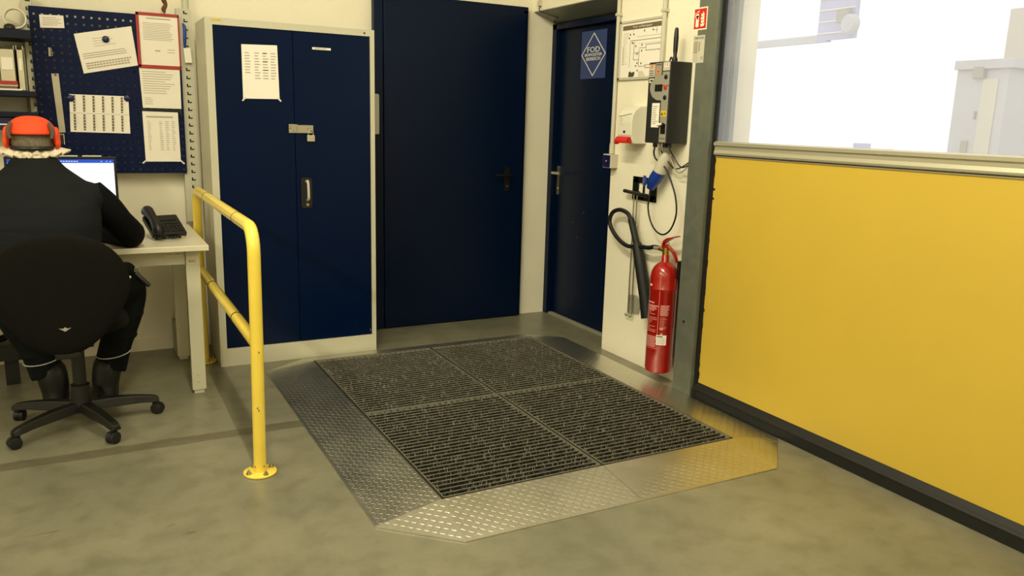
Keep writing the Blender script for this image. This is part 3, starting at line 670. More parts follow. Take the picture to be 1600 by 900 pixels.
base = [tf(-0.075, -0.05, 0.02), tf(-0.085, -0.085, 0.012), tf(-0.03, -0.10, 0.012), tf(0.04, -0.085, 0.012), tf(0.035, -0.06, 0.012), tf(-0.01, -0.05, 0.012)]
N = 260
for i in range(N+1):
    s_ = i/N*(len(base)-1); k = min(int(s_), len(base)-2); p = base[k].lerp(base[k+1], s_-k); a = i*0.75
    cp.append(p+Vector((0, math.cos(a)*0.005, math.sin(a)*0.005+0.002)))
b.tube(cp, 0.0022, m_black, n=5); b.build('coiled_cord', ph, smooth=True)

# cables below the desk at the left
b = MB()
for k in range(5):
    b.tube([(-0.33-.02*k, 4.86, 0.70), (-0.34-.03*k, 4.84, 0.45), (-0.36+.01*k, 4.78, 0.27+.01*k), (-0.50, 4.72-.02*k, 0.22+.01*k), (-0.62, 4.74, 0.21)], 0.006, m_black, n=6, sub=5)
b.box(-0.80, 4.66, 0.14, -0.33, 4.80, 0.215, m_black)
tag(b.build('cable_bundle', smooth=False), 'bundle of black cables in a tray below the desk at the left edge', 'cables')
MB().box(-0.76, 4.70, 0.0, -0.70, 4.76, 0.14, m_black).build('tray_foot', bpy.data.objects['cable_bundle'])
MB().box(-0.44, 4.70, 0.0, -0.38, 4.76, 0.14, m_black).build('tray_foot', bpy.data.objects['cable_bundle'])

# ------------------------------------------------------------------ office chair
ch = thing('office_chair', 'black swivel office chair with a rounded high back', 'chair', (-0.09, 3.95, 0))
def pad(c, w, h, t, e, tilt, curve, m, horiz=False, n=20, tap=0.0):
    """superellipse cushion; front/back bulge"""
    b = MB(); N = 48; rings = 9; vs = []; fs = []
    for s_ in (1, -1):
        for i in range(rings):
            q = math.sin(PI/2*i/(rings-1)); th = t/2*math.sqrt(max(0, 1-q**6))
            for k in range(N):
                a = 2*PI*k/N; cx, sx = math.cos(a), math.sin(a)
                x = w/2*q*math.copysign(abs(cx)**(2/e), cx); y = h/2*q*math.copysign(abs(sx)**(2/e), sx)
                y *= (1.0+0.0*x); wtap = 1+tap*min(y/h+.12, .14) ; x *= wtap
                d = s_*th+curve*(x/(w/2))**2
                vs.append((x, d, y) if not horiz else (x, y, d))
    for s_ in range(2):
        for i in range(rings-1):
            for k in range(N):
                a = s_*rings*N+i*N+k; a2 = s_*rings*N+i*N+(k+1) % N
                fs.append((a, a2, a2+N, a+N))
    Tm = Matrix.Translation(c) @ Matrix.Rotation(tilt, 4, 'X')
    return b.add([Tm @ Vector(v) for v in vs], fs, m)
def weld(o):
    bm = bmesh.new(); bm.from_mesh(o.data); bmesh.ops.remove_doubles(bm, verts=bm.verts, dist=0.0008); bmesh.ops.recalc_face_normals(bm, faces=bm.faces); bm.to_mesh(o.data); bm.free()
    o.data.polygons.foreach_set('use_smooth', [True]*len(o.data.polygons))
weld(pad((-0.125, 3.690, 0.668), 0.46, 0.50, 0.060, 2.25, 0.10, 0.035, m_chairf, tap=0.75).build('backrest', ch))
b = pad((-0.125, 3.645, 0.666), 0.475, 0.515, 0.05, 2.25, 0.10, 0.035, m_chairf, tap=0.75); weld(b.build('back_shell', ch))
weld(pad((-0.10, 3.97, 0.482), 0.46, 0.44, 0.060, 3.2, 0, 0.0, m_chairf, horiz=True).build('seat', ch))
b = MB(); b.tube([(-0.10, 3.90, 0.425), (-0.11, 3.74, 0.42), (-0.113, 3.68, 0.45), (-0.115, 3.66, 0.52)], [0.022, 0.022, 0.02, 0.018], m_black, sub=5); b.box(-0.18, 3.82, 0.395, -0.02, 4.08, 0.45, m_black); b.box(-0.165, 3.66, 0.395, -0.075, 3.82, 0.435, m_black); b.build('mechanism', ch, bevel=0.006)
b = MB(); F = Fr((-0.118, 3.6025, 0.535), (1, 0, 0), (0, 0.1, 1)); b.poly(F, [(-.022, .008), (0, -.006), (.022, .008), (.008, .006), (0, .012), (-.008, .006)], 0, .004, m_grey); b.build('emblem', ch)
b = MB(); b.lathe((-0.09, 3.95, 0.0), [(0.028, 0.40), (0.028, 0.20), (0.040, 0.195), (0.045, 0.10), (0.05, 0.07), (0.03, 0.068)][::-1], m_black); b.build('gas_column', ch, smooth=True)
angs = [math.radians(a) for a in (6, -66, -143, 149, 77)]
b = MB()
for a in angs:
    c, s_ = math.cos(a), math.sin(a); P0 = Vector((-0.09, 3.95, 0))
    def q(r, z, w): return [P0+Vector((c*r-s_*w, s_*r+c*w, z)), P0+Vector((c*r+s_*w, s_*r-c*w, z))]
    secs = [(0.03, 0.115, 0.075, 0.030), (0.15, 0.112, 0.070, 0.026), (0.25, 0.100, 0.066, 0.022), (0.30, 0.090, 0.060, 0.022), (0.325, 0.080, 0.058, 0.018)]
    vs = []
    for r, zt, zb, w in secs: vs += [*q(r, zb, w*1.1), *q(r, zt, w*.75)[::-1]]
    fs = [(0, 1, 2, 3)]
    for i in range(len(secs)-1):
        o_ = i*4
        for k in range(4): fs.append((o_+k, o_+(k+1) % 4, o_+4+(k+1) % 4, o_+4+k))
    fs.append(tuple(4*(len(secs)-1)+k for k in range(4)))
    b.add(vs, fs, m_black)
b.build('star_base', ch, bevel=0.004)
for i, a in enumerate(angs):
    c, s_ = math.cos(a), math.sin(a); r = 0.305; p = Vector((-0.09+c*r, 3.95+s_*r, 0)); w = a+(0.9, 0.4, 1.3, 0.2, 0.7)[i]
    ax = Vector((math.cos(w), math.sin(w), 0)); b = MB(); off = ax.cross(Vector((0, 0, 1)))*0.014
    for sg in (-1, 1): b.lathe(p+off+Vector((0, 0, 0.026))+ax*(0.012*sg), [(0.018, -0.009), (0.026, -0.007), (0.026, 0.007), (0.018, 0.009)], m_blackg, axis=ax, n=20)
    b.lathe(p+off+Vector((0, 0, 0.030)), [(0.020, -0.006), (0.027, -0.005), (0.027, 0.005), (0.02, 0.006)], m_black, axis=ax, n=16)
    b.tube([p+Vector((0, 0, 0.035)), p+Vector((0, 0, 0.066))], 0.010, m_black)
    b.build('caster', ch, smooth=True)

# ------------------------------------------------------------------ seated person
pe = thing('person', 'person seated with back turned, wearing an orange cap, dark vest and dark trousers', 'person', (-0.19, 3.95, 0.51))
def mx(p): return (-0.38-p[0], p[1], p[2])
def both(f):
    f(lambda p: p); f(mx)
armR = [(0.005, 3.99, 1.045), (0.065, 4.015, 0.985), (0.115, 4.06, 0.915), (0.165, 4.14, 0.845), (0.135, 4.24, 0.83), (0.07, 4.34, 0.825), (0.01, 4.41, 0.822)]
legR = [(-0.105, 3.95, 0.60), (-0.03, 4.08, 0.595), (0.07, 4.20, 0.585), (0.145, 4.31, 0.555), (0.13, 4.325, 0.44), (0.075, 4.305, 0.28), (0.015, 4.28, 0.10)]
legL = [(-0.275, 3.95, 0.60), (-0.33, 4.08, 0.595), (-0.355, 4.20, 0.585), (-0.37, 4.31, 0.555), (-0.34, 4.325, 0.44), (-0.265, 4.305, 0.28), (-0.205, 4.28, 0.10)]
b = MB()
b.loft([(0.53, -0.19, 3.94, 0.14, 0.10), (0.62, -0.19, 3.94, 0.17, 0.12), (0.75, -0.19, 3.93, 0.16, 0.11), (0.9, -0.19, 3.95, 0.18, 0.115), (1.02, -0.19, 3.98, 0.185, 0.10), (1.09, -0.19, 4.0, 0.14, 0.08), (1.13, -0.19, 4.02, 0.07, 0.06), (1.20, -0.193, 4.06, 0.056, 0.058)], m_skin)
b.ball((-0.195, 4.105, 1.262), 0.074, 0.094, 0.112, m_skin); b.ball((-0.195, 4.15, 1.205), 0.052, 0.058, 0.05, m_skin)
b.tube([(-0.195, 4.195, 1.275), (-0.195, 4.212, 1.245), (-0.195, 4.20, 1.235)], [0.008, 0.013, 0.010], m_skin); b.ball((-0.195, 4.197, 1.213), 0.022, 0.01, 0.009, m_skin)
for sx in (-1, 1): b.ball((-0.195+sx*0.076, 4.10, 1.255), 0.011, 0.02, 0.030, m_skin)
for f in (lambda p: p, mx):
    b.tube([f(p) for p in armR], [0.05, 0.046, 0.042, 0.038, 0.036, 0.03, 0.024], m_skin, sub=4)
    w = Vector(f((0.01, 4.41, 0.822))); hd = Vector((-0.35 if f is not mx else 0.35, 1, -0.12)).normalized(); sd = Vector((hd.y, -hd.x, 0)).normalized(); up = Vector((0, 0, 1)); tsg = -1 if f is not mx else 1
    b.tube([w, w+hd*0.04, w+hd*0.085], [0.022, 0.026, 0.022], m_skin)
    for k in (-1, 0, 1): b.tube([w+hd*0.03+sd*(k*.018), w+hd*0.088+sd*(k*.024)], [0.014, 0.012], m_skin)
    for k, ln in zip((-1.5, -.5, .5, 1.5), ((.055, .068, .074, .066) if tsg > 0 else (.066, .074, .068, .055))):
        s0 = w+hd*0.085+sd*(k*.0195); b.tube([s0, s0+hd*ln*.45+up*.006+sd*k*.002, s0+hd*ln*.8-up*.004+sd*k*.003, s0+hd*ln-up*.014+sd*k*.003], [.0095, .009, .0082, .007], m_skin, n=10, sub=3)
    s0 = w+hd*0.025+sd*(tsg*.022); b.tube([s0, s0+hd*.03+sd*tsg*.02-up*.006, s0+hd*.058+sd*tsg*.026-up*.012], [.012, .010, .008], m_skin, n=10, sub=3)
for lg in (legR, legL): b.tube(lg, [0.085, 0.08, 0.07, 0.055, 0.05, 0.042, 0.035], m_skin, sub=4); b.tube([lg[-1], (lg[-1][0], lg[-1][1]+0.02, 0.05), (lg[-1][0], lg[-1][1]+0.14, 0.045)], [0.035, 0.035, 0.028], m_skin)
b.build('body', pe, smooth=True, remesh=0.005, sm=3)
b = MB()
b.loft([(0.56, -0.19, 3.935, 0.215, 0.150), (0.60, -0.19, 3.93, 0.235, 0.165), (0.66, -0.19, 3.925, 0.240, 0.168), (0.74, -0.19, 3.92, 0.235, 0.165), (0.84, -0.19, 3.93, 0.232, 0.165), (0.93, -0.19, 3.945, 0.240, 0.160), (1.01, -0.19, 3.965, 0.240, 0.148), (1.065, -0.19, 3.985, 0.215, 0.130), (1.105, -0.19, 4.00, 0.190, 0.118), (1.135, -0.19, 4.02, 0.150, 0.104), (1.165, -0.19, 4.035, 0.112, 0.092), (1.205, -0.192, 4.05, 0.084, 0.084)], m_vest, n=40, e=2.2)
for f in (lambda p: p, mx): b.ball(f((-0.005, 3.985, 1.030)), 0.082, 0.092, 0.075, m_vest)
b.build('vest', pe, smooth=True, remesh=0.008, sm=14)
for f in (lambda p: p, mx):
    b = MB(); b.tube([f(p) for p in armR], [0.076, 0.072, 0.066, 0.066, 0.060, 0.050, 0.040], m_sleeve, sub=5, n=16)
    b.ball(f((0.165, 4.14, 0.85)), 0.066, 0.064, 0.062, m_sleeve)
    for t_ in (0.3, 0.5, 0.75):
        p = Vector(armR[1]).lerp(Vector(armR[3]), t_); b.ball(f(tuple(p+Vector((0.01, -0.02, 0)))), 0.062, 0.058, 0.03, m_sleeve)
    b.build('sleeve', pe, smooth=True, remesh=0.006, sm=3)
b = MB()
b.loft([(0.512, -0.19, 3.95, 0.20, 0.15), (0.56, -0.19, 3.945, 0.225, 0.165), (0.64, -0.19, 3.935, 0.225, 0.160), (0.68, -0.19, 3.93, 0.20, 0.14)], m_trou)
for lg in (legR, legL):
    b.tube(lg[:6]+[(lg[6][0]*.6+lg[5][0]*.4, 4.285, 0.15)], [0.098, 0.098, 0.092, 0.082, 0.082, 0.074, 0.074], m_trou, sub=5, n=18)
    b.ball((lg[3][0], 4.305, 0.56), 0.080, 0.078, 0.075, m_trou)
    for k in range(4): p = Vector(lg[4]).lerp(Vector(lg[5]), k/3); b.ball(tuple(p+Vector((0.01*(-1)**k, -0.01, -.02))), 0.072, 0.07, 0.022, m_trou)
b.build('trousers', pe, smooth=True, remesh=0.007, sm=3)
for lg in (legR, legL):
    p = Vector(lg[5])*.75+Vector(lg[6])*.25
    b = MB(); pts = [(p.x+0.078*math.cos(2*PI*k/24), p.y-0.004+0.078*math.sin(2*PI*k/24), 0.232+0.012*math.sin(2*PI*k/24+1)) for k in range(25)]
    b.tube(pts, 0.0028, m_refl, n=6, cap=False); b.build('reflective_trim', pe, smooth=True)
    x, y = lg[6][0], lg[6][1]
    b = MB(); b.loft([(0.0, x, y+0.05, 0.054, 0.135), (0.02, x, y+0.05, 0.057, 0.137), (0.05, x, y+0.045, 0.058, 0.13), (0.075, x, y+0.025, 0.060, 0.10), (0.10, x, y, 0.064, 0.074), (0.16, x+(.012 if x > -.1 else -.008), y, 0.068, 0.070), (0.225, x+(.022 if x > -.1 else -.018), y+.008, 0.068, 0.068)], m_boot, e=2.4)
    bt = b.build('boot', pe, smooth=True, subs=1)
    b = MB(); b.tube([(x-0.045, y-0.045, 0.072), (x-0.02, y-0.068, 0.060), (x+0.02, y-0.070, 0.068), (x+0.046, y-0.045, 0.075)], 0.0025, m_refl, n=6, sub=4); b.build('boot_piping', bt, smooth=True)
HC = Vector((-0.195, 4.105, 1.262))
b = MB(); b.ball((HC.x, HC.y-0.004, 1.268), 0.086, 0.106, 0.098, m_net, n=32, k=20); b.ball((HC.x, HC.y-0.045, 1.255), 0.074, 0.074, 0.055, m_net)
b.build('hair_net', pe, smooth=True, remesh=0.004, sm=4)
b = MB(); vs = []; fs = []; N = 72; rows_ = 5
for j in range(rows_):
    q = j/(rows_-1)
    for k in range(N):
        t = 2*PI*k/N; s_ = math.sin(t); c = math.cos(t)
        wv = math.sin(t*17)*0.006*q+math.sin(t*29+1)*0.003*q
        rx = 0.082+q*(0.036+0.024*abs(c)**4)+wv; ry = 0.096+q*0.024+wv
        z = 1.252-0.046*q*(1-.55*abs(c)**2)-0.006*abs(s_)+wv*1.2
        vs.append((HC.x+rx*c, HC.y-0.005+ry*s_, z))
for j in range(rows_-1):
    for k in range(N): fs.append((j*N+k, j*N+(k+1) % N, (j+1)*N+(k+1) % N, (j+1)*N+k))
b.add(vs, fs, m_ruff); pts = [(HC.x+(0.090+.004*math.sin(9*t))*math.cos(t), HC.y-0.005+(0.106+.006*math.sin(13*t))*math.sin(t), 1.218+0.006*math.sin(17*t)) for t in [2*PI*k/96 for k in range(97)]]
b.tube(pts, [0.010+0.004*math.sin(k*1.7) for k in range(97)], m_ruff, n=8, cap=False)
b.build('net_ruffle', pe, smooth=True, solid=0.003)
b = MB(); ps = [(HC.x+0.090*math.cos(t), HC.y-0.004+0.113*math.sin(t), 1.243) for t in [-PI/2+x for x in (-1.0, -.7, -.4, -.1, .1, .4, .7, 1.0)]]
b.tube(ps, 0.009, m_black, n=8, sub=3); b.build('neck_strap', pe, smooth=True)
# cap: orange dome, side flaps, grey straps
b = MB(); vs = []; fs = []; N = 48; K = 12
for j in range(K+1):
    ph_ = j/K
    for k in range(N):
        t = 2*PI*k/N; s_, c = math.sin(t), math.cos(t)
        zb = 1.302 if s_ < 0 else 1.290
        a = PI/2*(1-ph_)
        rx, ry = 0.093, 0.116
        z = zb+(1.376-zb)*math.sin(a)**1.15
        rr_ = math.cos(a)**0.72 if a < PI/2 else 0.0
        vs.append((HC.x+rx*c*rr_, HC.y-0.002+ry*s_*rr_, z))
for j in range(K):
    for k in range(N): fs.append((j*N+k, j*N+(k+1) % N, (j+1)*N+(k+1) % N, (j+1)*N+k))
b.add(vs, fs, m_orange); cap = b.build('cap', pe, smooth=True, solid=-0.004)
b = MB(); vs = []; fs = []
for j in range(5):
    for k in range(13):
        t = PI*(0.12+0.76*k/12); r = 1+0.5*j/4*math.sin(t)
        vs.append((HC.x+0.088*math.cos(t)*(1+.02*j), HC.y+0.11*math.sin(t)+0.055*j/4*math.sin(t), 1.300-0.012*(j/4)**2))
for j in range(4):
    for k in range(12): fs.append((j*13+k, j*13+k+1, (j+1)*13+k+1, (j+1)*13+k))
b.add(vs, fs, m_orange); b.build('peak', cap, smooth=True, solid=0.004)
for sx in (-1, 1):
    b = MB(); b.ball((HC.x+sx*0.093, HC.y-0.02, 1.292), 0.015, 0.055, 0.044, m_orange); b.ball((HC.x+sx*0.096, HC.y-0.03, 1.268), 0.013, 0.045, 0.028, m_orange)
    b.build('side_flap', cap, smooth=True, remesh=0.004, sm=4)
    b = MB(); F = Fr((HC.x+sx*0.080, HC.y-0.092, 1.318), (1, 0.9*sx, 0), (0, 0, 1)); b.tube([(HC.x+sx*0.070, HC.y-0.075, 1.352), (HC.x+sx*0.079, HC.y-0.086, 1.33), (HC.x+sx*0.082, HC.y-0.090, 1.305), (HC.x+sx*0.075, HC.y-0.094, 1.285)], [0.006, 0.009, 0.009, 0.006], m_strap, sub=4); b.build('cap_strap', cap, smooth=True)
# pouch on the belt
po = thing('belt_pouch', 'black belt pouch with pink cord and keys at the seated person\'s right hip', 'pouch', (0.12, 3.98, 0.68))
b = MB(); b.ball((0.098, 4.00, 0.695), 0.048, 0.055, 0.050, m_sleeve); b.ball((0.135, 4.03, 0.685), 0.042, 0.05, 0.045, m_sleeve); b.build('bag', po, smooth=True, remesh=0.005, sm=3)
b = MB(); b.tube([(0.095, 3.935, 0.745), (0.115, 3.94, 0.725), (0.125, 3.945, 0.70), (0.140, 3.955, 0.675)], 0.0035, m_pinkcord, n=8, sub=4); b.build('cord', po, smooth=True)
b = MB(); b.ball((0.145, 3.96, 0.670), 0.008, 0.008, 0.008, m_steel); b.ringf(FB(0.178, 3.975, 0.70), 0, 0, 0.010, 0.013, 0, .003, m_steel, n=14)
for k in range(3): b.tube([(0.178, 3.975, 0.715-.01*k), (0.188, 3.97, 0.705-.014*k), (0.185, 3.972, 0.690-.012*k)], 0.002, m_steel, n=6)
b.build('keys', po, smooth=True)
b = MB(); b.tube([(0.170, 3.97, 0.685), (0.195, 3.96, 0.655), (0.225, 3.955, 0.625)], [0.012, 0.013, 0.009], m_black, sub=3); b.build('knife', po, smooth=True)

# ------------------------------------------------------------------ yellow handrail
RX = 0.536
hr = thing('handrail', 'glossy yellow tubular handrail bolted to the floor in front of the cupboard', 'handrail', (RX, 3.1, 0))
YF_, YR_ = 3.055, 4.745; ZT = 0.995; rb = 0.085
pts = [(RX, 3.10, 0.008), (RX, 3.075, 0.45), (RX, 3.058, 0.80)]
pts = [(RX, YF_+0.045, 0.008), (RX, YF_+0.012, 0.5), (RX, YF_, ZT-rb-0.02)]
for i in range(0, 7): a = PI/2*i/6; pts.append((RX, YF_+rb-rb*math.cos(a), ZT-rb+rb*math.sin(a)))
pts += [(RX, 3.5, ZT), (RX, 4.2, ZT), (RX, YR_-rb, ZT)]
for i in range(1, 7): a = PI/2*i/6; pts.append((RX, YR_-rb+rb*math.sin(a), ZT-rb+rb*math.cos(a)))
pts += [(RX, YR_, 0.5), (RX, YR_, 0.008)]
b = MB(); b.tube(pts, 0.0245, m_ryel, n=24); b.build('tube_frame', hr, smooth=True)
b = MB(); b.tube([(RX, YF_+0.02, 0.546), (RX, YR_-0.02, 0.546)], 0.0235, m_ryel, n=24); b.build('middle_tube', hr, smooth=True)
for y, z in ((3.40, ZT), (4.30, ZT), (3.52, 0.546), (4.25, 0.546)):
    b = MB(); b.tube([(RX, y, z), (RX, y+0.008, z)], 0.0252, m_black, n=24); b.build('joint_ring', hr, smooth=True)
for y in (YF_+0.045, YR_):
    b = MB(); b.lathe((RX, y, 0), [(0.062, 0.0005), (0.065, 0.003), (0.065, 0.008), (0.062, 0.010)], m_ryel, n=36); f_ = b.build('floor_flange', hr, smooth=True)
    for a in (200, 285, 20, 110):
        a = math.radians(a); b = MB(); p = (RX+0.050*math.cos(a), y+0.050*math.sin(a), 0.010)
        b.lathe(p, [(0.011, 0), (0.011, 0.002)], m_steel, n=16); b.lathe(p, [(0.0085, 0.002), (0.0085, 0.009)], m_steel, n=6); b.lathe(p, [(0.005, 0.009), (0.005, 0.015), (0.003, 0.016)], m_steel, n=10)
        b.build('bolt', f_)
for z, a in ((0.036, 210), (0.036, 300), (0.28, 262), (0.29, 250), (0.52, 275)):
    a = math.radians(a); b = MB(); b.ball((RX+0.0235*math.cos(a), YF_+0.043-(z*0.066)+0.0235*math.sin(a), z), 0.0025, 0.002, 0.004, m_brown, n=8, k=6); b.build('paint_chip', hr)

# ------------------------------------------------------------------ boot cleaning platform
IX0, IX1, IXM, IY0, IYM, IY1, IZ = 1.085, 2.510, 1.802, 2.525, 3.485, 4.405, 0.035
OP = [(.812, 2.482), (1.057, 2.254), (2.506, 2.246), (2.762, 2.494), (2.762, 4.40), (2.56, 4.568), (1.06, 4.568), (.812, 4.405)]
pf = thing('tread_plate_ramp', 'low diamond-plate ramp frame around the brush grates on the floor', 'ramp', (1.80, 3.4, 0))
def plate(name, poly3, ph=0.0, label=None):
    b = MB(); P = [Vector(p) for p in poly3]; n_ = (P[1]-P[0]).cross(P[2]-P[0]).normalized()
    if n_.z < 0: P = P[::-1]; n_ = -n_
    n = len(P); low = [Vector((p.x, p.y, max(0.0004, p.z-0.005))) for p in P]
    b.add(P+low, [tuple(range(n)), tuple(range(n, 2*n))[::-1]]+[(i, i+n, (i+1) % n+n, (i+1) % n) for i in range(n)], m_plate)
    ux = Vector((1, 0, 0)); ux = (ux-n_*ux.dot(n_)).normalized(); uy = n_.cross(ux)
    F = Fr(Vector((0, 0, 0)), ux, uy); F.P = P[0]
    UV = [((p-P[0]).dot(ux), (p-P[0]).dot(uy)) for p in P]
    def inside(x, y, mg):
        for i in range(n):
            x0, y0 = UV[i]; x1, y1 = UV[(i+1) % n]; L_ = math.hypot(x1-x0, y1-y0)
            if ((x1-x0)*(y-y0)-(y1-y0)*(x-x0))/L_ < mg: return False
        return True
    xs_ = [u for u, v in UV]; ys_ = [v for u, v in UV]; st_ = 0.0215
    ox = (P[0].x/st_ % 1)*st_; oy = (P[0].y/st_ % 1)*st_
    i0 = int(min(xs_)/st_)-2
    for i in range(i0, int(max(xs_)/st_)+2):
        for j in range(int(min(ys_)/st_)-2, int(max(ys_)/st_)+2):
            x, y = i*st_, j*st_
            if (i+j) % 2: a = PI/4
            else: a = -PI/4
            if not inside(x, y, 0.006): continue
            b.lens(F, x, y, a, 0.0122, 0.0026, 0.0008, m_plate)
    o = b.build(name, pf)
    return o
def V3(p, z): return (p[0], p[1], z)
A, B_, C_, D_, E_, F_, G_, H_ = [V3(p, 0.006) for p in OP]
a_, c_, e_, h_ = (IX0, IY0, IZ), (IX1, IY0, IZ), (IX1, IY1, IZ), (IX0, IY1, IZ)
mf, mo_ = (IXM, IY0, IZ), (IXM+0.0, 2.250, 0.004)
g = 0.0008
plate('front_ramp', [B_, (IXM-g, 2.250, 0.004), (IXM-g, IY0, IZ), a_])
plate('front_ramp', [(IXM+g, 2.250, 0.004), C_, c_, (IXM+g, IY0, IZ)])
plate('corner_ramp', [A, B_, a_]); plate('side_ramp', [H_, A, a_, h_]); plate('corner_ramp', [G_, H_, h_])
plate('rear_ramp', [F_, G_, h_, e_]); plate('corner_ramp', [E_, F_, e_]); plate('side_ramp', [D_, E_, e_, c_]); plate('corner_ramp', [C_, D_, c_])
b = MB(); b.box(IX0, IY0, 0.0008, IX1, IY1, 0.003, m_pit); b.build('drip_tray', pf)
b = MB()
for x0, y0, x1, y1 in ((IX0-.003, IY0-.003, IX1+.003, IY0+.003), (IX0-.003, IY1-.003, IX1+.003, IY1+.003), (IX0-.003, IY0, IX0+.006, IY1), (IX1-.003, IY0, IX1+.003, IY1)):
    b.box(x0, y0, 0.003, x1, y1, IZ+0.001, m_darkst)
b.box(IXM-.006, IY0, 0.003, IXM+.006, IY1, IZ-0.001, m_darkst); b.box(IX0+.006, IYM-.0035, 0.003, IX1, IYM+.0035, IZ+.0025, m_galv)
b.build('grate_frame', pf)
def grate(x0, x1, y0, y1, label):
    t = thing('brush_grate', label, 'grate', ((x0+x1)/2, (y0+y1)/2, 0.003), 'brush grates of the boot cleaning platform')
    nx_ = 22; ny_ = 29; dx = (x1-x0)/nx_; dy = (y1-y0)/ny_
    b = MB(); w = 0.0012
    for i in range(nx_+1): x = x0+i*dx; b.box(x-w*.7, y0, 0.006, x+w*.7, y1, 0.034, m_darkst)
    for j in range(ny_+1): y = y0+j*dy; b.box(x0, y-w*.5, 0.012, x1, y+w*.5, IZ-0.003, m_pit); b.box(x0, y-w*.8, IZ-0.002, x1, y+w*.8, IZ+0.002, m_grate)  # lower bars in pit black, colouring in the shade between bars
    e = 0.0022
    b.box(x0, y0, 0.004, x1, y0+e, IZ+.0025, m_grate); b.box(x0, y1-e, 0.004, x1, y1, IZ+.0025, m_grate); b.box(x0, y0, 0.004, x0+e, y1, IZ+.0025, m_grate); b.box(x1-e, y0, 0.004, x1, y1, IZ+.0025, m_grate)
    b.build('grating', t)
    b = MB(); rr = random.Random(int(x0*100+y0*37))
    for i in range(nx_):
        for j in range(ny_):
            cx, cy = x0+(i+.5)*dx, y0+(j+.5)*dy
            dark = rr.random() < .14; hc = 0.033+rr.random()*0.012
            for k in range(4 if dark else 10):
                px_, py_ = cx+(rr.random()-.5)*dx*.62, cy+(rr.random()-.5)*dy*.7
                a = rr.random()*PI; l = 0.0013+0.0012*rr.random(); h = 0.018+rr.random()*.008 if dark else hc+(rr.random()-.4)*0.010
                lx, ly = (rr.random()-.5)*.016, (rr.random()-.5)*.016
                c, s_ = math.cos(a)*l*.5, math.sin(a)*l*.5
                m = m_br1 if k < 2 else (m_br3 if rr.random() < .3 else m_br2)
                b.add([(px_-c, py_-s_, 0.006), (px_+c, py_+s_, 0.006), (px_+c*.6+lx*.5, py_+s_*.6+ly*.5, h*.65), (px_-c*.6+lx*.5, py_-s_*.6+ly*.5, h*.65), (px_+lx, py_+ly, h)], [(0, 1, 2, 3), (3, 2, 4)], m)
    o = b.build('bristles', t); o['kind'] = 'stuff'
grate(IX0+.008, IXM-.008, IY0+.005, IYM-.004, 'brush grate nearest the yellow handrail post, front left of the four')
grate(IXM+.008, IX1-.005, IY0+.005, IYM-.004, 'brush grate nearest the yellow roll-up door, front right of the four')
grate(IX0+.008, IXM-.008, IYM+.004, IY1-.005, 'brush grate in front of the cupboard, rear left of the four')
grate(IXM+.008, IX1-.005, IYM+.004, IY1-.005, 'brush grate in front of the wide blue door, rear right of the four')

# ------------------------------------------------------------------ right wall equipment
def pipe_v(name, y, z0, z1, r, label, clips, x=None):
    x = x or XW-r-0.004
    t = thing(name, label, 'pipe', (x, y, z0), 'grey conduits on the right wall')
    MB().tube([(x, y, z0), (x, y, z1)], r, m_lgrey, n=16).build('pipe', t, smooth=True)
    for z in clips:
        b = MB(); b.box(x-r-0.003, y-r-0.006, z, XW, y+r+0.004, z+0.018, m_lgrey); b.build('pipe_clip', t, bevel=0.003)
pipe_v('electrical_conduit', 4.068, 1.27, 3.55, 0.012, 'thin grey conduit running down the niche edge to the switch box', (2.04, 2.9))
pipe_v('electrical_conduit', 3.635, 1.75, 3.55, 0.013, 'thin grey conduit running down behind the black controller', (2.02, 2.9))
MB().tube([(XW-0.016, 4.068, 1.24), (XW-0.016, 4.068, 1.30)], 0.0155, m_lgrey, n=16).build('pipe_sleeve', bpy.data.objects['electrical_conduit'], smooth=True)
ms = thing('motion_sensor', 'small grey wall box with a dark face at the lower end of the conduit', 'box', (XW, 4.06, 1.2))
MB().box(XW-0.055, 4.018, 1.155, XW, 4.10, 1.238, m_lgrey).build('housing', ms, bevel=0.003)
b = MB(); F = FX(XW-0.055, 4.095, 0); b.rrect(F, 0.006, 1.160, 0.072, 1.232, 0.004, 0, 0.006, m_mag); b.rect(F, 0.034, 1.192, 0.044, 1.202, 0.006, 0.0075, m_pink); b.build('face_plate', ms, bevel=0.0015)

# escape plan
ep = thing('escape_plan', 'framed black and white escape plan beside the conduits', 'plan', (XW, 3.84, 1.83))
F = FX(XW, 4.048, 0); wE = 0.415
b = MB(); b.rect(F, 0, 1.680, wE, 1.998, 0, 0.008, m_paper); b.text
G = Fr(F.at(0, 1.68, 0.008), F.U, F.V); h = 0.318
def r(u0, v0, u1, v1, m=m_ink2, d=.0008): b.rect(G, u0*wE, v0*h, u1*wE, v1*h, 0, d, m)
r(.05, .86, .96, .94, m_brown); b.text(G, 'Flucht- und Rettungsplan', wE*.5, h*.875, h*.045, m_paper, width=wE*.42, d=.0014)
r(.30, .80, .305, .86, m_ink); r(.40, .72, .96, .727, m_ink); r(.24, .66, .95, .668); r(.42, .60, .95, .604, m_ink); r(.82, .75, .825, .85); r(.74, .80, .84, .805); r(.24, .20, .244, .66)
for v, x0 in ((.57, .60), (.47, .60), (.22, .60), (.12+.05, .60)):
    r(x0, v, .84, v+.008, m_ink2)
    for k in range(5): r(.85+k*.022, v-.004, .862+k*.022, v+.012)
for u, v0, v1 in ((.60, .47, .58), (.60, .17, .23), (.33, .32, .62), (.45, .20, .50)): r(u, v0, u+.006, v1)
for v, u0, u1 in ((.44, .33, .46), (.32, .33, .46), (.52, .45, .60), (.20, .45, .60), (.62, .27, .34)):
    k = u0
    while k < u1: r(k, v, k+.018, v+.010); k += .028
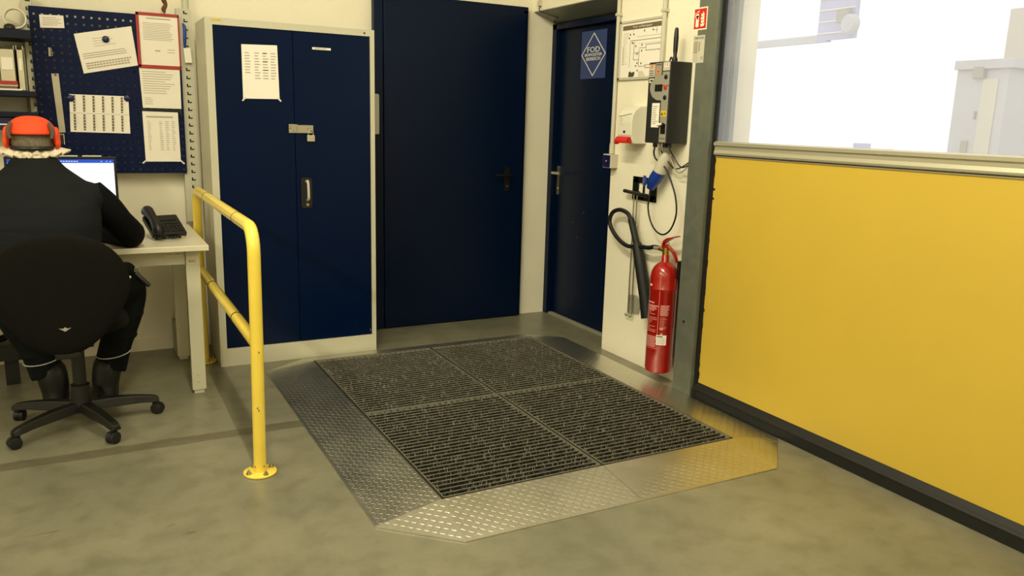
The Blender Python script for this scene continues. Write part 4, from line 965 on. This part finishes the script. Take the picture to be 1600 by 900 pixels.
for u, v in ((.28, .61), (.22, .76), (.20, .70), (.30, .76), (.36, .55), (.40, .41), (.50, .56), (.50, .46), (.50, .24), (.38, .20), (.41, .25), (.42, .12), (.54, .80), (.73, .80)): r(u, v, u+.022, v+.03)
for i in range(10): v = .55-i*.033; r(.07, v, .09, v+.015); r(.10, v+.003, .10+.03+.05*R.random(), v+.008, m_ink)
for i in range(8): v = .80-i*.03; r(.07, v, .07+.06+.08*R.random(), v+.006, m_ink)
b.poly(G, [(wE*p, h*q_) for p, q_ in ((.23, .03), (.24, .11), (.27, .13), (.30, .10), (.37, .12), (.37, .05), (.33, .02))], 0, .0008, m_ink2)
for i in range(6): v = .11-i*.018; r(.46, v, .46+.1+.06*R.random(), v+.007, m_ink)
b.build('plan_sheet', ep)
b = MB()
for u0, v0, u1, v1 in ((-.006, -.008, wE+.006, .008), (-.006, h-.006, wE+.006, h+.008), (-.006, -.008, .012, h+.008), (wE-.012, -.008, wE+.006, h+.008)): b.rect(Fr(F.at(0, 1.68, 0), F.U, F.V), u0, v0, u1, v1, 0, 0.014, m_lgrey)
b.build('frame', ep, bevel=0.002)

# soap dispenser
sd = thing('soap_dispenser', 'white wall dispenser with a red push lever left of the black controller', 'dispenser', (XW, 3.81, 1.4))
b = MB(); FS = Fr((0, 3.75, 0), (1, 0, 0), (0, 0, 1))
prof = [(XW-0.105, 1.345), (XW-0.112, 1.36), (XW-0.112, 1.43), (XW-0.108, 1.463), (XW-0.088, 1.498), (XW-0.055, 1.518), (XW, 1.523), (XW, 1.310), (XW-0.090, 1.310), (XW-0.100, 1.33)]
b.poly(FS, prof[::-1], 0, -0.135, m_white); b.build('housing', sd, bevel=0.004)
b = MB(); F = FX(XW-0.112, 3.885, 0); b.disc(F, 0.068, 1.375, 0.012, 0, 0.001, m_black, n=5, rv=.009); b.build('sight_window', sd); b = MB(); b.lines(F, .02, 1.41, .06, 1.455, 4, m_lgrey, fill=.3, d=.0005)
b.build('printed_lines', sd); b = MB(); b.tube([F.at(.01, 1.462, .0), F.at(.06, 1.468, -.002), F.at(.125, 1.478, -.006)], 0.0012, m_black, n=6); b.build('lid_seam', sd)
b = MB(); vs = []
b.poly(FS, [(XW-0.112, 1.348), (XW-0.122, 1.347), (XW-0.137, 1.325), (XW-0.137, 1.312), (XW-0.131, 1.312), (XW-0.118, 1.338), (XW-0.10, 1.340)][::-1], -0.01, -0.128, m_redf if False else m_firer)
b.poly(FS, [(XW-0.137, 1.322), (XW-0.134, 1.305), (XW-0.12, 1.302), (XW-0.10, 1.308), (XW-0.096, 1.340), (XW-0.118, 1.342)], -0.124, -0.128, m_firer)
b.poly(FS, [(XW-0.137, 1.322), (XW-0.125, 1.32), (XW-0.10, 1.303), (XW-0.096, 1.340), (XW-0.118, 1.342)], -0.01, -0.014, m_firer)
b.build('push_lever', sd, bevel=0.0015)

# door controller
cb = thing('door_controller', 'tall anthracite door control box with grey front strip on the right wall', 'controller', (XW, 3.50, 1.32))
yL, yR, z0, z1, xf = 3.578, 3.395, 1.322, 1.745, 2.715
b = MB(); b.box(xf, yR, z0, XW, yL, z1, m_anth); b.build('housing', cb, bevel=0.006)
F = FX(xf, yL, 0); w = yL-yR
b = MB(); b.rect(F, w*.68, z0+.006, w*.985, 1.618, 0, .002, m_grey); b.rect(F, w*.68, 1.622, w*.985, 1.692, 0, .002, m_grey); b.rect(F, w*.68, 1.697, w*.985, z1-.004, 0, .002, m_lgrey)
E = [(w*.70, 1.675), (w*.45, 1.672), (w*.25, 1.655), (w*.15, 1.63), (w*.12, 1.61), (w*.15, 1.59), (w*.25, 1.565), (w*.45, 1.548), (w*.70, 1.545)]
b.poly(F, E[::-1], 0, .0022, m_grey)
b.rect(F, w*.36, 1.592, w*.70, 1.628, .0022, .0035, m_black)
b.text(F, 'HORMANN', w*.83, z0+.022, .008, m_ink2, width=w*.26, d=.0026)
b.build('front_strip', cb)
for v, m in ((1.665, m_black), (1.612, m_firer), (1.560, m_black)):
    b = MB(); b.lathe(F.at(w*.845, v, .002), [(.012, 0), (.012, .004), (.009, .006)], m, axis=F.N, n=16); b.build('button', cb, smooth=True)
b = MB(); b.rect(F, w*.04, 1.668, w*.30, z1-.012, 0, .0012, m_lgrey); b.rect(F, w*.10, 1.712, w*.22, z1-.015, .0012, .002, m_oran); b.lines(F, w*.06, 1.672, w*.27, 1.705, 3, m_ink2, fill=.35, d=.002)
b.build('sticker', cb); b = MB(); b.rect(F, w*.32, 1.645, w*.62, z1-.008, 0, .0012, m_grey); b.disc(F, w*.47, 1.695, .012, .0012, .002, m_oran, n=14, rv=.016); b.disc(F, w*.47, 1.695, .005, .002, .0026, m_ink2, n=10); b.rect(F, w*.35, z1-.018, w*.60, z1-.013, .0012, .002, m_ink2)
b.build('sticker', cb); b = MB(); b.rect(F, w*.07, 1.638, w*.28, 1.660, 0, .0012, m_paper); b.rect(F, w*.11, 1.643, w*.24, 1.655, .0012, .002, m_ink2)
b.build('sticker', cb); b = MB(); b.rect(F, w*.27, 1.405, w*.62, 1.552-.02, 0, .0012, m_paper); b.lines(F, w*.31, 1.42, w*.58, 1.52, 9, m_ink, fill=.4, d=.002, jag=.5)
b.build('sticker', cb); b = MB(); b.rect(F, w*.70, 1.462, w*.96, 1.492, .002, .0034, m_yell); b.text(F, '△', w*.77, 1.468, .018, m_ink2, width=.012, d=.0040) if False else b.poly(F, [(w*.72, 1.468), (w*.82, 1.468), (w*.77, 1.487)], .0034, .004, m_ink2); b.ringf(F, w*.89, 1.477, .004, .007, .0034, .004, m_ink2, n=10)
b.build('sticker', cb); b = MB(); b.rect(F, w*.74, 1.714, w*.93, z1-.012, .002, .0026, m_paper); b.text(F, 'H', w*.835, 1.717, .018, m_firer, width=.022, d=.0032)
b.build('sticker', cb)
b = MB(); b.rrect(F, w*.74, 1.372, w*.95, 1.425, .004, .002, .004, m_black); b.disc(F, w*.83, 1.418, .013, .004, .010, m_black, n=14); b.tube([F.at(w*.84, 1.424, .012), F.at(w*.70, 1.418, .022)], [.006, .008], m_white); b.build('main_switch', cb)
b = MB(); b.lathe((2.775, 3.44, z1), [(.014, 0), (.016, .01), (.009, .03), (.012, .06), (.013, .12), (.010, .165), (.006, .172)], m_black, n=16); an = b.build('antenna', cb, smooth=True)
b = MB(); b.tube([(2.79, 3.50, z1), (2.79, 3.495, z1+.02), (2.78, 3.475, z1+.024), (2.78, 3.46, z1+.005)], .004, m_black, sub=4); b.build('cable_loop', cb, smooth=True)
for k, y in enumerate((3.54, 3.50, 3.455, 3.42)):
    b = MB(); b.tube([(2.76, y, z0), (2.76, y, z0-.022)], .013 if k != 1 else .009, m_black if k != 1 else m_lgrey, n=12); b.build('cable_gland', cb, smooth=True)
# plug, socket and hanging cable
pg = thing('wall_plug', 'grey socket with a blue round plug hanging below the controller', 'plug', (2.8, 3.5, 1.15))
b = MB(); a0, a1 = Vector((2.80, 3.475, 1.275)), Vector((2.795, 3.53, 1.168)); b.tube([a0, a0.lerp(a1, .35), a1], [.020, .034, .038], m_lgrey, n=16); b.build('socket', pg, smooth=True)
b = MB(); a2 = Vector((2.785, 3.575, 1.10)); b.tube([a1, a1.lerp(a2, .6), a2, Vector((2.785, 3.59, 1.07))], [.036, .037, .031, .022], m_plugb, n=16); b.lathe((2.748, 3.60, 1.112), [(.030, -.006), (.030, .006)], m_plugb, axis=(-1, .5, .0), n=18); b.build('blue_plug', pg, smooth=True)
b = MB(); b.tube([(2.785, 3.59, 1.07), (2.79, 3.60, 1.04), (2.79, 3.607, 0.96), (2.79, 3.575, 0.885), (2.79, 3.52, 0.838), (2.79, 3.455, 0.828), (2.79, 3.395, 0.868), (2.79, 3.36, 0.95), (2.79, 3.375, 1.04), (2.79, 3.42, 1.12), (2.785, 3.47, 1.19), (2.775, 3.545, 1.235), (2.77, 3.56, 1.27), (2.76, 3.54, 1.302)], .0048, m_black, sub=6, n=10); cbl = b.build('power_cable', pg, smooth=True)
b = MB()
for y0, y1, dz in ((3.50, 3.30, .05), (3.455, 3.29, .07), (3.42, 3.28, .04)):
    b.tube([(2.76, y0, 1.30), (2.79, y0-.01, 1.25), (2.80, (y0+y1)/2, 1.24-dz), (2.82, y1, 1.24)], .0035, m_black if dz < .06 else m_grey, sub=5, n=8)
b.tube([(2.76, 3.50, 1.30), (2.78, 3.49, 1.28), (2.80, 3.475, 1.27)], .005, m_lgrey, n=8)
for y0 in (3.52, 3.50, 3.48): b.tube([(2.77, y0, 1.30), (2.79, y0+.01, 1.25), (2.82, 3.50, 1.20)], .003, m_grey, sub=4, n=6)
tag(b.build('loose_cables', smooth=True), 'thin black and grey cables sagging from the controller to the steel post', 'cables')

# hook plate with long rods
hk = thing('rod_holder', 'black wall plate holding two long steel hook rods by a cross handle', 'tool holder', (XW, 3.74, 1.05))
F = FX(XW, 3.847, 0); b = MB(); wp = .222
for u0, v0, u1, v1 in ((0, .985, wp, 1.02), (0, 1.085, wp, 1.12), (0, .985, .055, 1.12), (.165, .985, wp, 1.12), (.098, .985, .112, 1.12)): b.rect(F, u0, v0, u1, v1, 0, .008, m_black)
for u, v in ((.012, 1.107), (wp-.012, 1.107), (.012, .997), (wp-.012, .997)): b.disc(F, u, v, .004, .008, .010, m_steel, n=8)
b.build('wall_plate', hk, bevel=.001)
b = MB(); b.tube([F.at(-.035, 1.032, .040), F.at(.155, 1.022, .040)], .011, m_darkst, n=14); b.tube([F.at(.155, 1.022, .040), F.at(.185, 1.020, .040)], .012, m_black, n=14); b.tube([F.at(.06, 1.03, .04), F.at(.06, 1.03, .0)], .006, m_black); b.build('cross_handle', hk, smooth=True)
for u0, u1 in ((.062, .045), (.092, .085)):
    b = MB(); b.tube([F.at(u0, 1.03, .040), F.at(u0-.004, .8, .032), F.at(u1, .30, .022), F.at(u1-.006, .283, .022), F.at(u1-.024, .283, .022), F.at(u1-.026, .295, .022)], .0045, m_steel, n=10); b.build('hook_rod', hk, smooth=True)
b = MB(); b.poly(F, [(.03, .30), (.13, .315), (.145, .395), (.10, .42), (.03, .41), (.022, .35)], 0, .012, m_grey); b.build('rod_clip', hk, bevel=.002)

# fire extinguisher
ex = thing('fire_extinguisher', 'red gas fire extinguisher with black horn hanging on the right wall', 'fire extinguisher', (2.775, 3.405, 0.07))
EX = Vector((2.775, 3.405, 0)); r_ = .0765
b = MB(); b.lathe(EX, [(.04, .062), (.060, .063), (.072, .070), (r_, .085), (r_, .535), (r_+.0012, .537), (r_+.0012, .543), (r_, .545), (r_, .60), (.071, .632), (.058, .658), (.040, .676), (.024, .684), (.021, .69), (.021, .722), (.018, .726)], m_red, n=48); b.build('cylinder', ex, smooth=True)
def patch(b, a0, a1, zz0, zz1, m, dr=.0008, n=10):
    vs = []; fs = []
    for i in range(n+1):
        a = math.radians(a0+(a1-a0)*i/n)
        for z in (zz0, zz1): vs.append((EX.x+(r_+dr)*math.cos(a), EX.y+(r_+dr)*math.sin(a), z))
    for i in range(n): fs.append((2*i, 2*i+2, 2*i+3, 2*i+1))
    b.add(vs, fs, m)
# azimuth towards the camera is about 231 deg; image-left is the smaller angle
b = MB(); rr = random.Random(5)
def tl(a0, a1, z, hh, m=m_pink): patch(b, a0, a1, z, z+hh, m)
tl(153, 196, .462, .008); tl(153, 214, .448, .004); 
z = .440
for i, (e_, hh) in enumerate(((208, .005), (214, .005), (205, .005), (190, .003), (208, .0025), (180, .0025), (212, .0025), (216, .0025), (198, .0025), (190, .0025), (184, .0025), (206, .0025), (186, .0025), (211, .0025), (213, .0025))):
    tl(154, e_-8*rr.random(), z, hh*1.15); z -= .0098
for i in range(10): tl(154, 214-5*rr.random(), .275-i*.0065, .0035)
tl(152, 218, .208, .002); tl(216.5, 218, .208, .445); tl(190, 217, .444, .002)
for i in range(10): tl(224, 262-8*rr.random(), .452-i*.006, .0035)
for i in range(8): tl(224, 256-14*rr.random(), .385-i*.0085, .002)
tl(226, 240, .318, .012); tl(229, 239, .288, .010)
patch(b, 214, 256, .232, .288, m_paper, .0014); 
for i in range(5): patch(b, 217, 250-12*rr.random(), .240+i*.009, .243+i*.009, m_ink, .0018)
patch(b, 217, 240, .277, .283, m_ink2, .0018)
patch(b, 160, 178, .556, .566, m_paper, .0012)
b.build('printed_label', ex)
b = MB(); b.tube([EX+Vector((0, 0, .722)), EX+Vector((0, 0, .765))], .019, m_brass, n=18); b.tube([EX+Vector((0, 0, .745)), EX+Vector((0, .055, .752))], .013, m_brass, n=14); b.build('valve', ex, smooth=True)
b = MB(); q0 = EX+Vector((-.0, 0, 0))
def arm(pts, ws):
    vs = []; 
    for (dy, z), (w_, th) in zip(pts, ws):
        for sx, sz in ((-w_, -th), (w_, -th), (w_, th), (-w_, th)): vs.append((EX.x+sx, EX.y+dy, z+sz))
    fs = [(0, 1, 2, 3)]
    for i in range(len(pts)-1):
        for k in range(4): fs.append((4*i+k, 4*i+(k+1) % 4, 4*i+4+(k+1) % 4, 4*i+4+k))
    fs.append(tuple(4*(len(pts)-1)+k for k in range(4))); b.add(vs, fs, m_red)
arm([(.030, .765), (.020, .790), (-.005, .806), (-.05, .824), (-.095, .838), (-.102, .838)], [(.010, .006), (.011, .010), (.012, .010), (.012, .004), (.010, .003), (.009, .003)]); b.build('squeeze_lever', ex, bevel=.002)
b = MB(); arm([(.025, .768), (0, .775), (-.035, .764), (-.066, .746), (-.092, .712), (-.096, .698)], [(.010, .008), (.012, .008), (.012, .004), (.012, .004), (.010, .004), (.009, .004)]); b.build('carry_handle', ex, bevel=.002)
b = MB(); b.ringf(FX(EX.x-.016, EX.y-.035, .79), 0, 0, .008, .011, 0, .002, m_brass, n=12); b.build('safety_pin', ex)
b = MB(); b.tube([(2.79, EX.y+.045, .752), (2.79, 3.53, .748), (2.79, 3.58, .736), (2.80, 3.68, .728), (2.80, 3.80, .715), (2.80, 3.91, .755), (2.80, 3.985, .825), (2.80, 3.965, .890), (2.80, 3.89, .918), (2.80, 3.81, .905), (2.80, 3.765, .862)], .0125, m_blackg, sub=6, n=14); b.tube([(2.79, EX.y+.045, .752), (2.79, 3.52, .747)], .0135, m_grey, n=14); b.build('hose', ex, smooth=True)
b = MB(); b.tube([(2.80, 3.775, .878), (2.80, 3.735, .80), (2.802, 3.706, .735)], [.019, .020, .020], m_blackg, n=16); b.tube([(2.802, 3.708, .74), (2.803, 3.70, .725), (2.808, 3.66, .60), (2.812, 3.61, .45), (2.815, 3.575, .325)], [.026, .031, .034, .037, .041], m_blackg, n=18); b.build('discharge_horn', ex, smooth=True)
b = MB(); b.box(2.835, 3.36, .15, XW, 3.375, .68, m_black); b.box(2.80, 3.315, .60, XW, 3.335, .70, m_black); b.tube([(2.845, 3.325, .60), (2.845, 3.325, .30)], .005, m_black); b.build('wall_bracket', ex)

# signs
fs_ = thing('fire_sign', 'small red fire extinguisher sign high on the grey steel post', 'sign', (2.765, 3.245, 1.94))
F = FX(2.765, 3.298, 0); ws, v0, v1 = .100, 1.888, 1.996; hs = v1-v0
b = MB(); b.rect(F, 0, v0, ws, v1, .0002, .0014, m_cream); b.rect(F, .005, v0+.006, ws-.005, v1-.006, .0014, .0018, m_firer)
b.rrect(F, .018, v0+.015, .040, v0+.070, .006, .0018, .0024, m_cream); b.disc(F, .029, v0+.070, .011, .0018, .0024, m_cream, n=14); b.rect(F, .026, v0+.078, .032, v0+.090, .0018, .0024, m_cream)
b.poly(F, [(.018, v0+.080), (.040, v0+.094), (.042, v0+.090), (.024, v0+.076)], .0018, .0024, m_cream); b.rect(F, .022, v0+.052, .036, v0+.060, .0024, .0028, m_firer); b.rect(F, .012, v0+.06, .0145, v0+.085, .0018, .0024, m_cream)
for k in range(4):
    o_ = v0+.016+k*.016; b.poly(F, [(.056+.003*(k % 2), o_), (.078, o_+.002), (.086-.004*k/2, o_+.018), (.078, o_+.010), (.070, o_+.024), (.068, o_+.010), (.056, o_+.014)], .0018, .0024, m_cream)
b.build('panel', fs_)
cl = thing('type_label', 'grey data label below the red fire sign on the steel post', 'label', (2.765, 3.245, 1.8))
F = FX(2.765, 3.288, 0); b = MB(); b.rect(F, 0, 1.729, .084, 1.862, .0002, .0012, m_lgrey); b.text(F, 'WIBRE MUSEN', .043, 1.844, .011, m_mag, width=.070, d=.0018)
b.rect(F, .006, 1.775, .036, 1.835, .0012, .0016, m_alu); b.rect(F, .042, 1.785, .052, 1.83, .0012, .0016, m_grey); b.lines(F, .006, 1.735, .05, 1.77, 4, m_grey, fill=.2, d=.0016); b.text(F, 'CE', .070, 1.745, .014, m_ink2, width=.016, d=.0018)
b.build('panel', cl)
ds = thing('door_sign', 'blue door sign with white diamond on the narrow blue door', 'sign', (XD, 4.64, 1.87))
F = FX(XD, 4.795, 0); b = MB(); ws = .300; b.rect(F, 0, 1.714, ws, 2.024, .0004, .0024, m_signb)
cu_, cv, hw, hh = ws/2, 1.870, .146, .142; k = .93
outer = [(cu_, cv-hh), (cu_+hw, cv), (cu_, cv+hh), (cu_-hw, cv)]; inner = [(cu_+(u-cu_)*k, cv+(v-cv)*k) for u, v in outer]
for i in range(4): j = (i+1) % 4; b.poly(F, [outer[i], outer[j], inner[j], inner[i]], .0024, .003, m_signw)
for tx, v, hgt, wd in (('FOD', 1.884, .036, .148), ('BEWUSSTER', 1.860, .018, .205), ('BEREICH', 1.832, .021, .165)):
    for dx_ in (-.0012, 0, .0012):
        b.text(F, tx, cu_+dx_, v, hgt, m_signw, width=wd, d=.003+dx_*.1)
b.build('panel', ds)

# cable channel running up from the lintel
cc = thing('cable_channel', 'thin grey cable drop above the left end of the narrow door lintel', 'cable', (XW, 5.03, 2.2))
b = MB(); b.box(XW-.02, 5.01, 2.20, XW, 5.045, 2.235, m_lgrey); b.build('cover', cc); b = MB(); b.tube([(XW-.01, 5.028, 2.235), (XW-.01, 5.028, 3.5)], .006, m_lgrey); b.build('cable', cc)
b = MB(); b.tube([(XW-.01, 5.028, 2.20), (XW-.012, 5.025, 2.17), (XW+.02, 4.99, 2.15), (XW+.10, 4.95, 2.125)], .003, m_black, sub=4); b.build('loose_end', cc)

# ------------------------------------------------------------------ luminaires (out of frame, they light the room)
for i, (x, y, p, w) in enumerate(LAMPS):
    t = thing('ceiling_lamp', 'long white fluorescent ceiling lamp, '+w, 'lamp', (x, y, LAMP_Z), 'fluorescent ceiling lamps')
    b = MB(); b.box(x-.06, y-.78, LAMP_Z-.05, x+.06, y+.78, LAMP_Z, m_white); b.box(x-.01, y-.5, LAMP_Z, x+.01, y-.48, CZ, m_white); b.box(x-.01, y+.48, LAMP_Z, x+.01, y+.5, CZ, m_white); b.build('housing', t)
    b = MB(); b.tube([(x, y-.75, LAMP_Z-.058), (x, y+.75, LAMP_Z-.058)], .006, m_tube, n=8); b.build('tube', t)
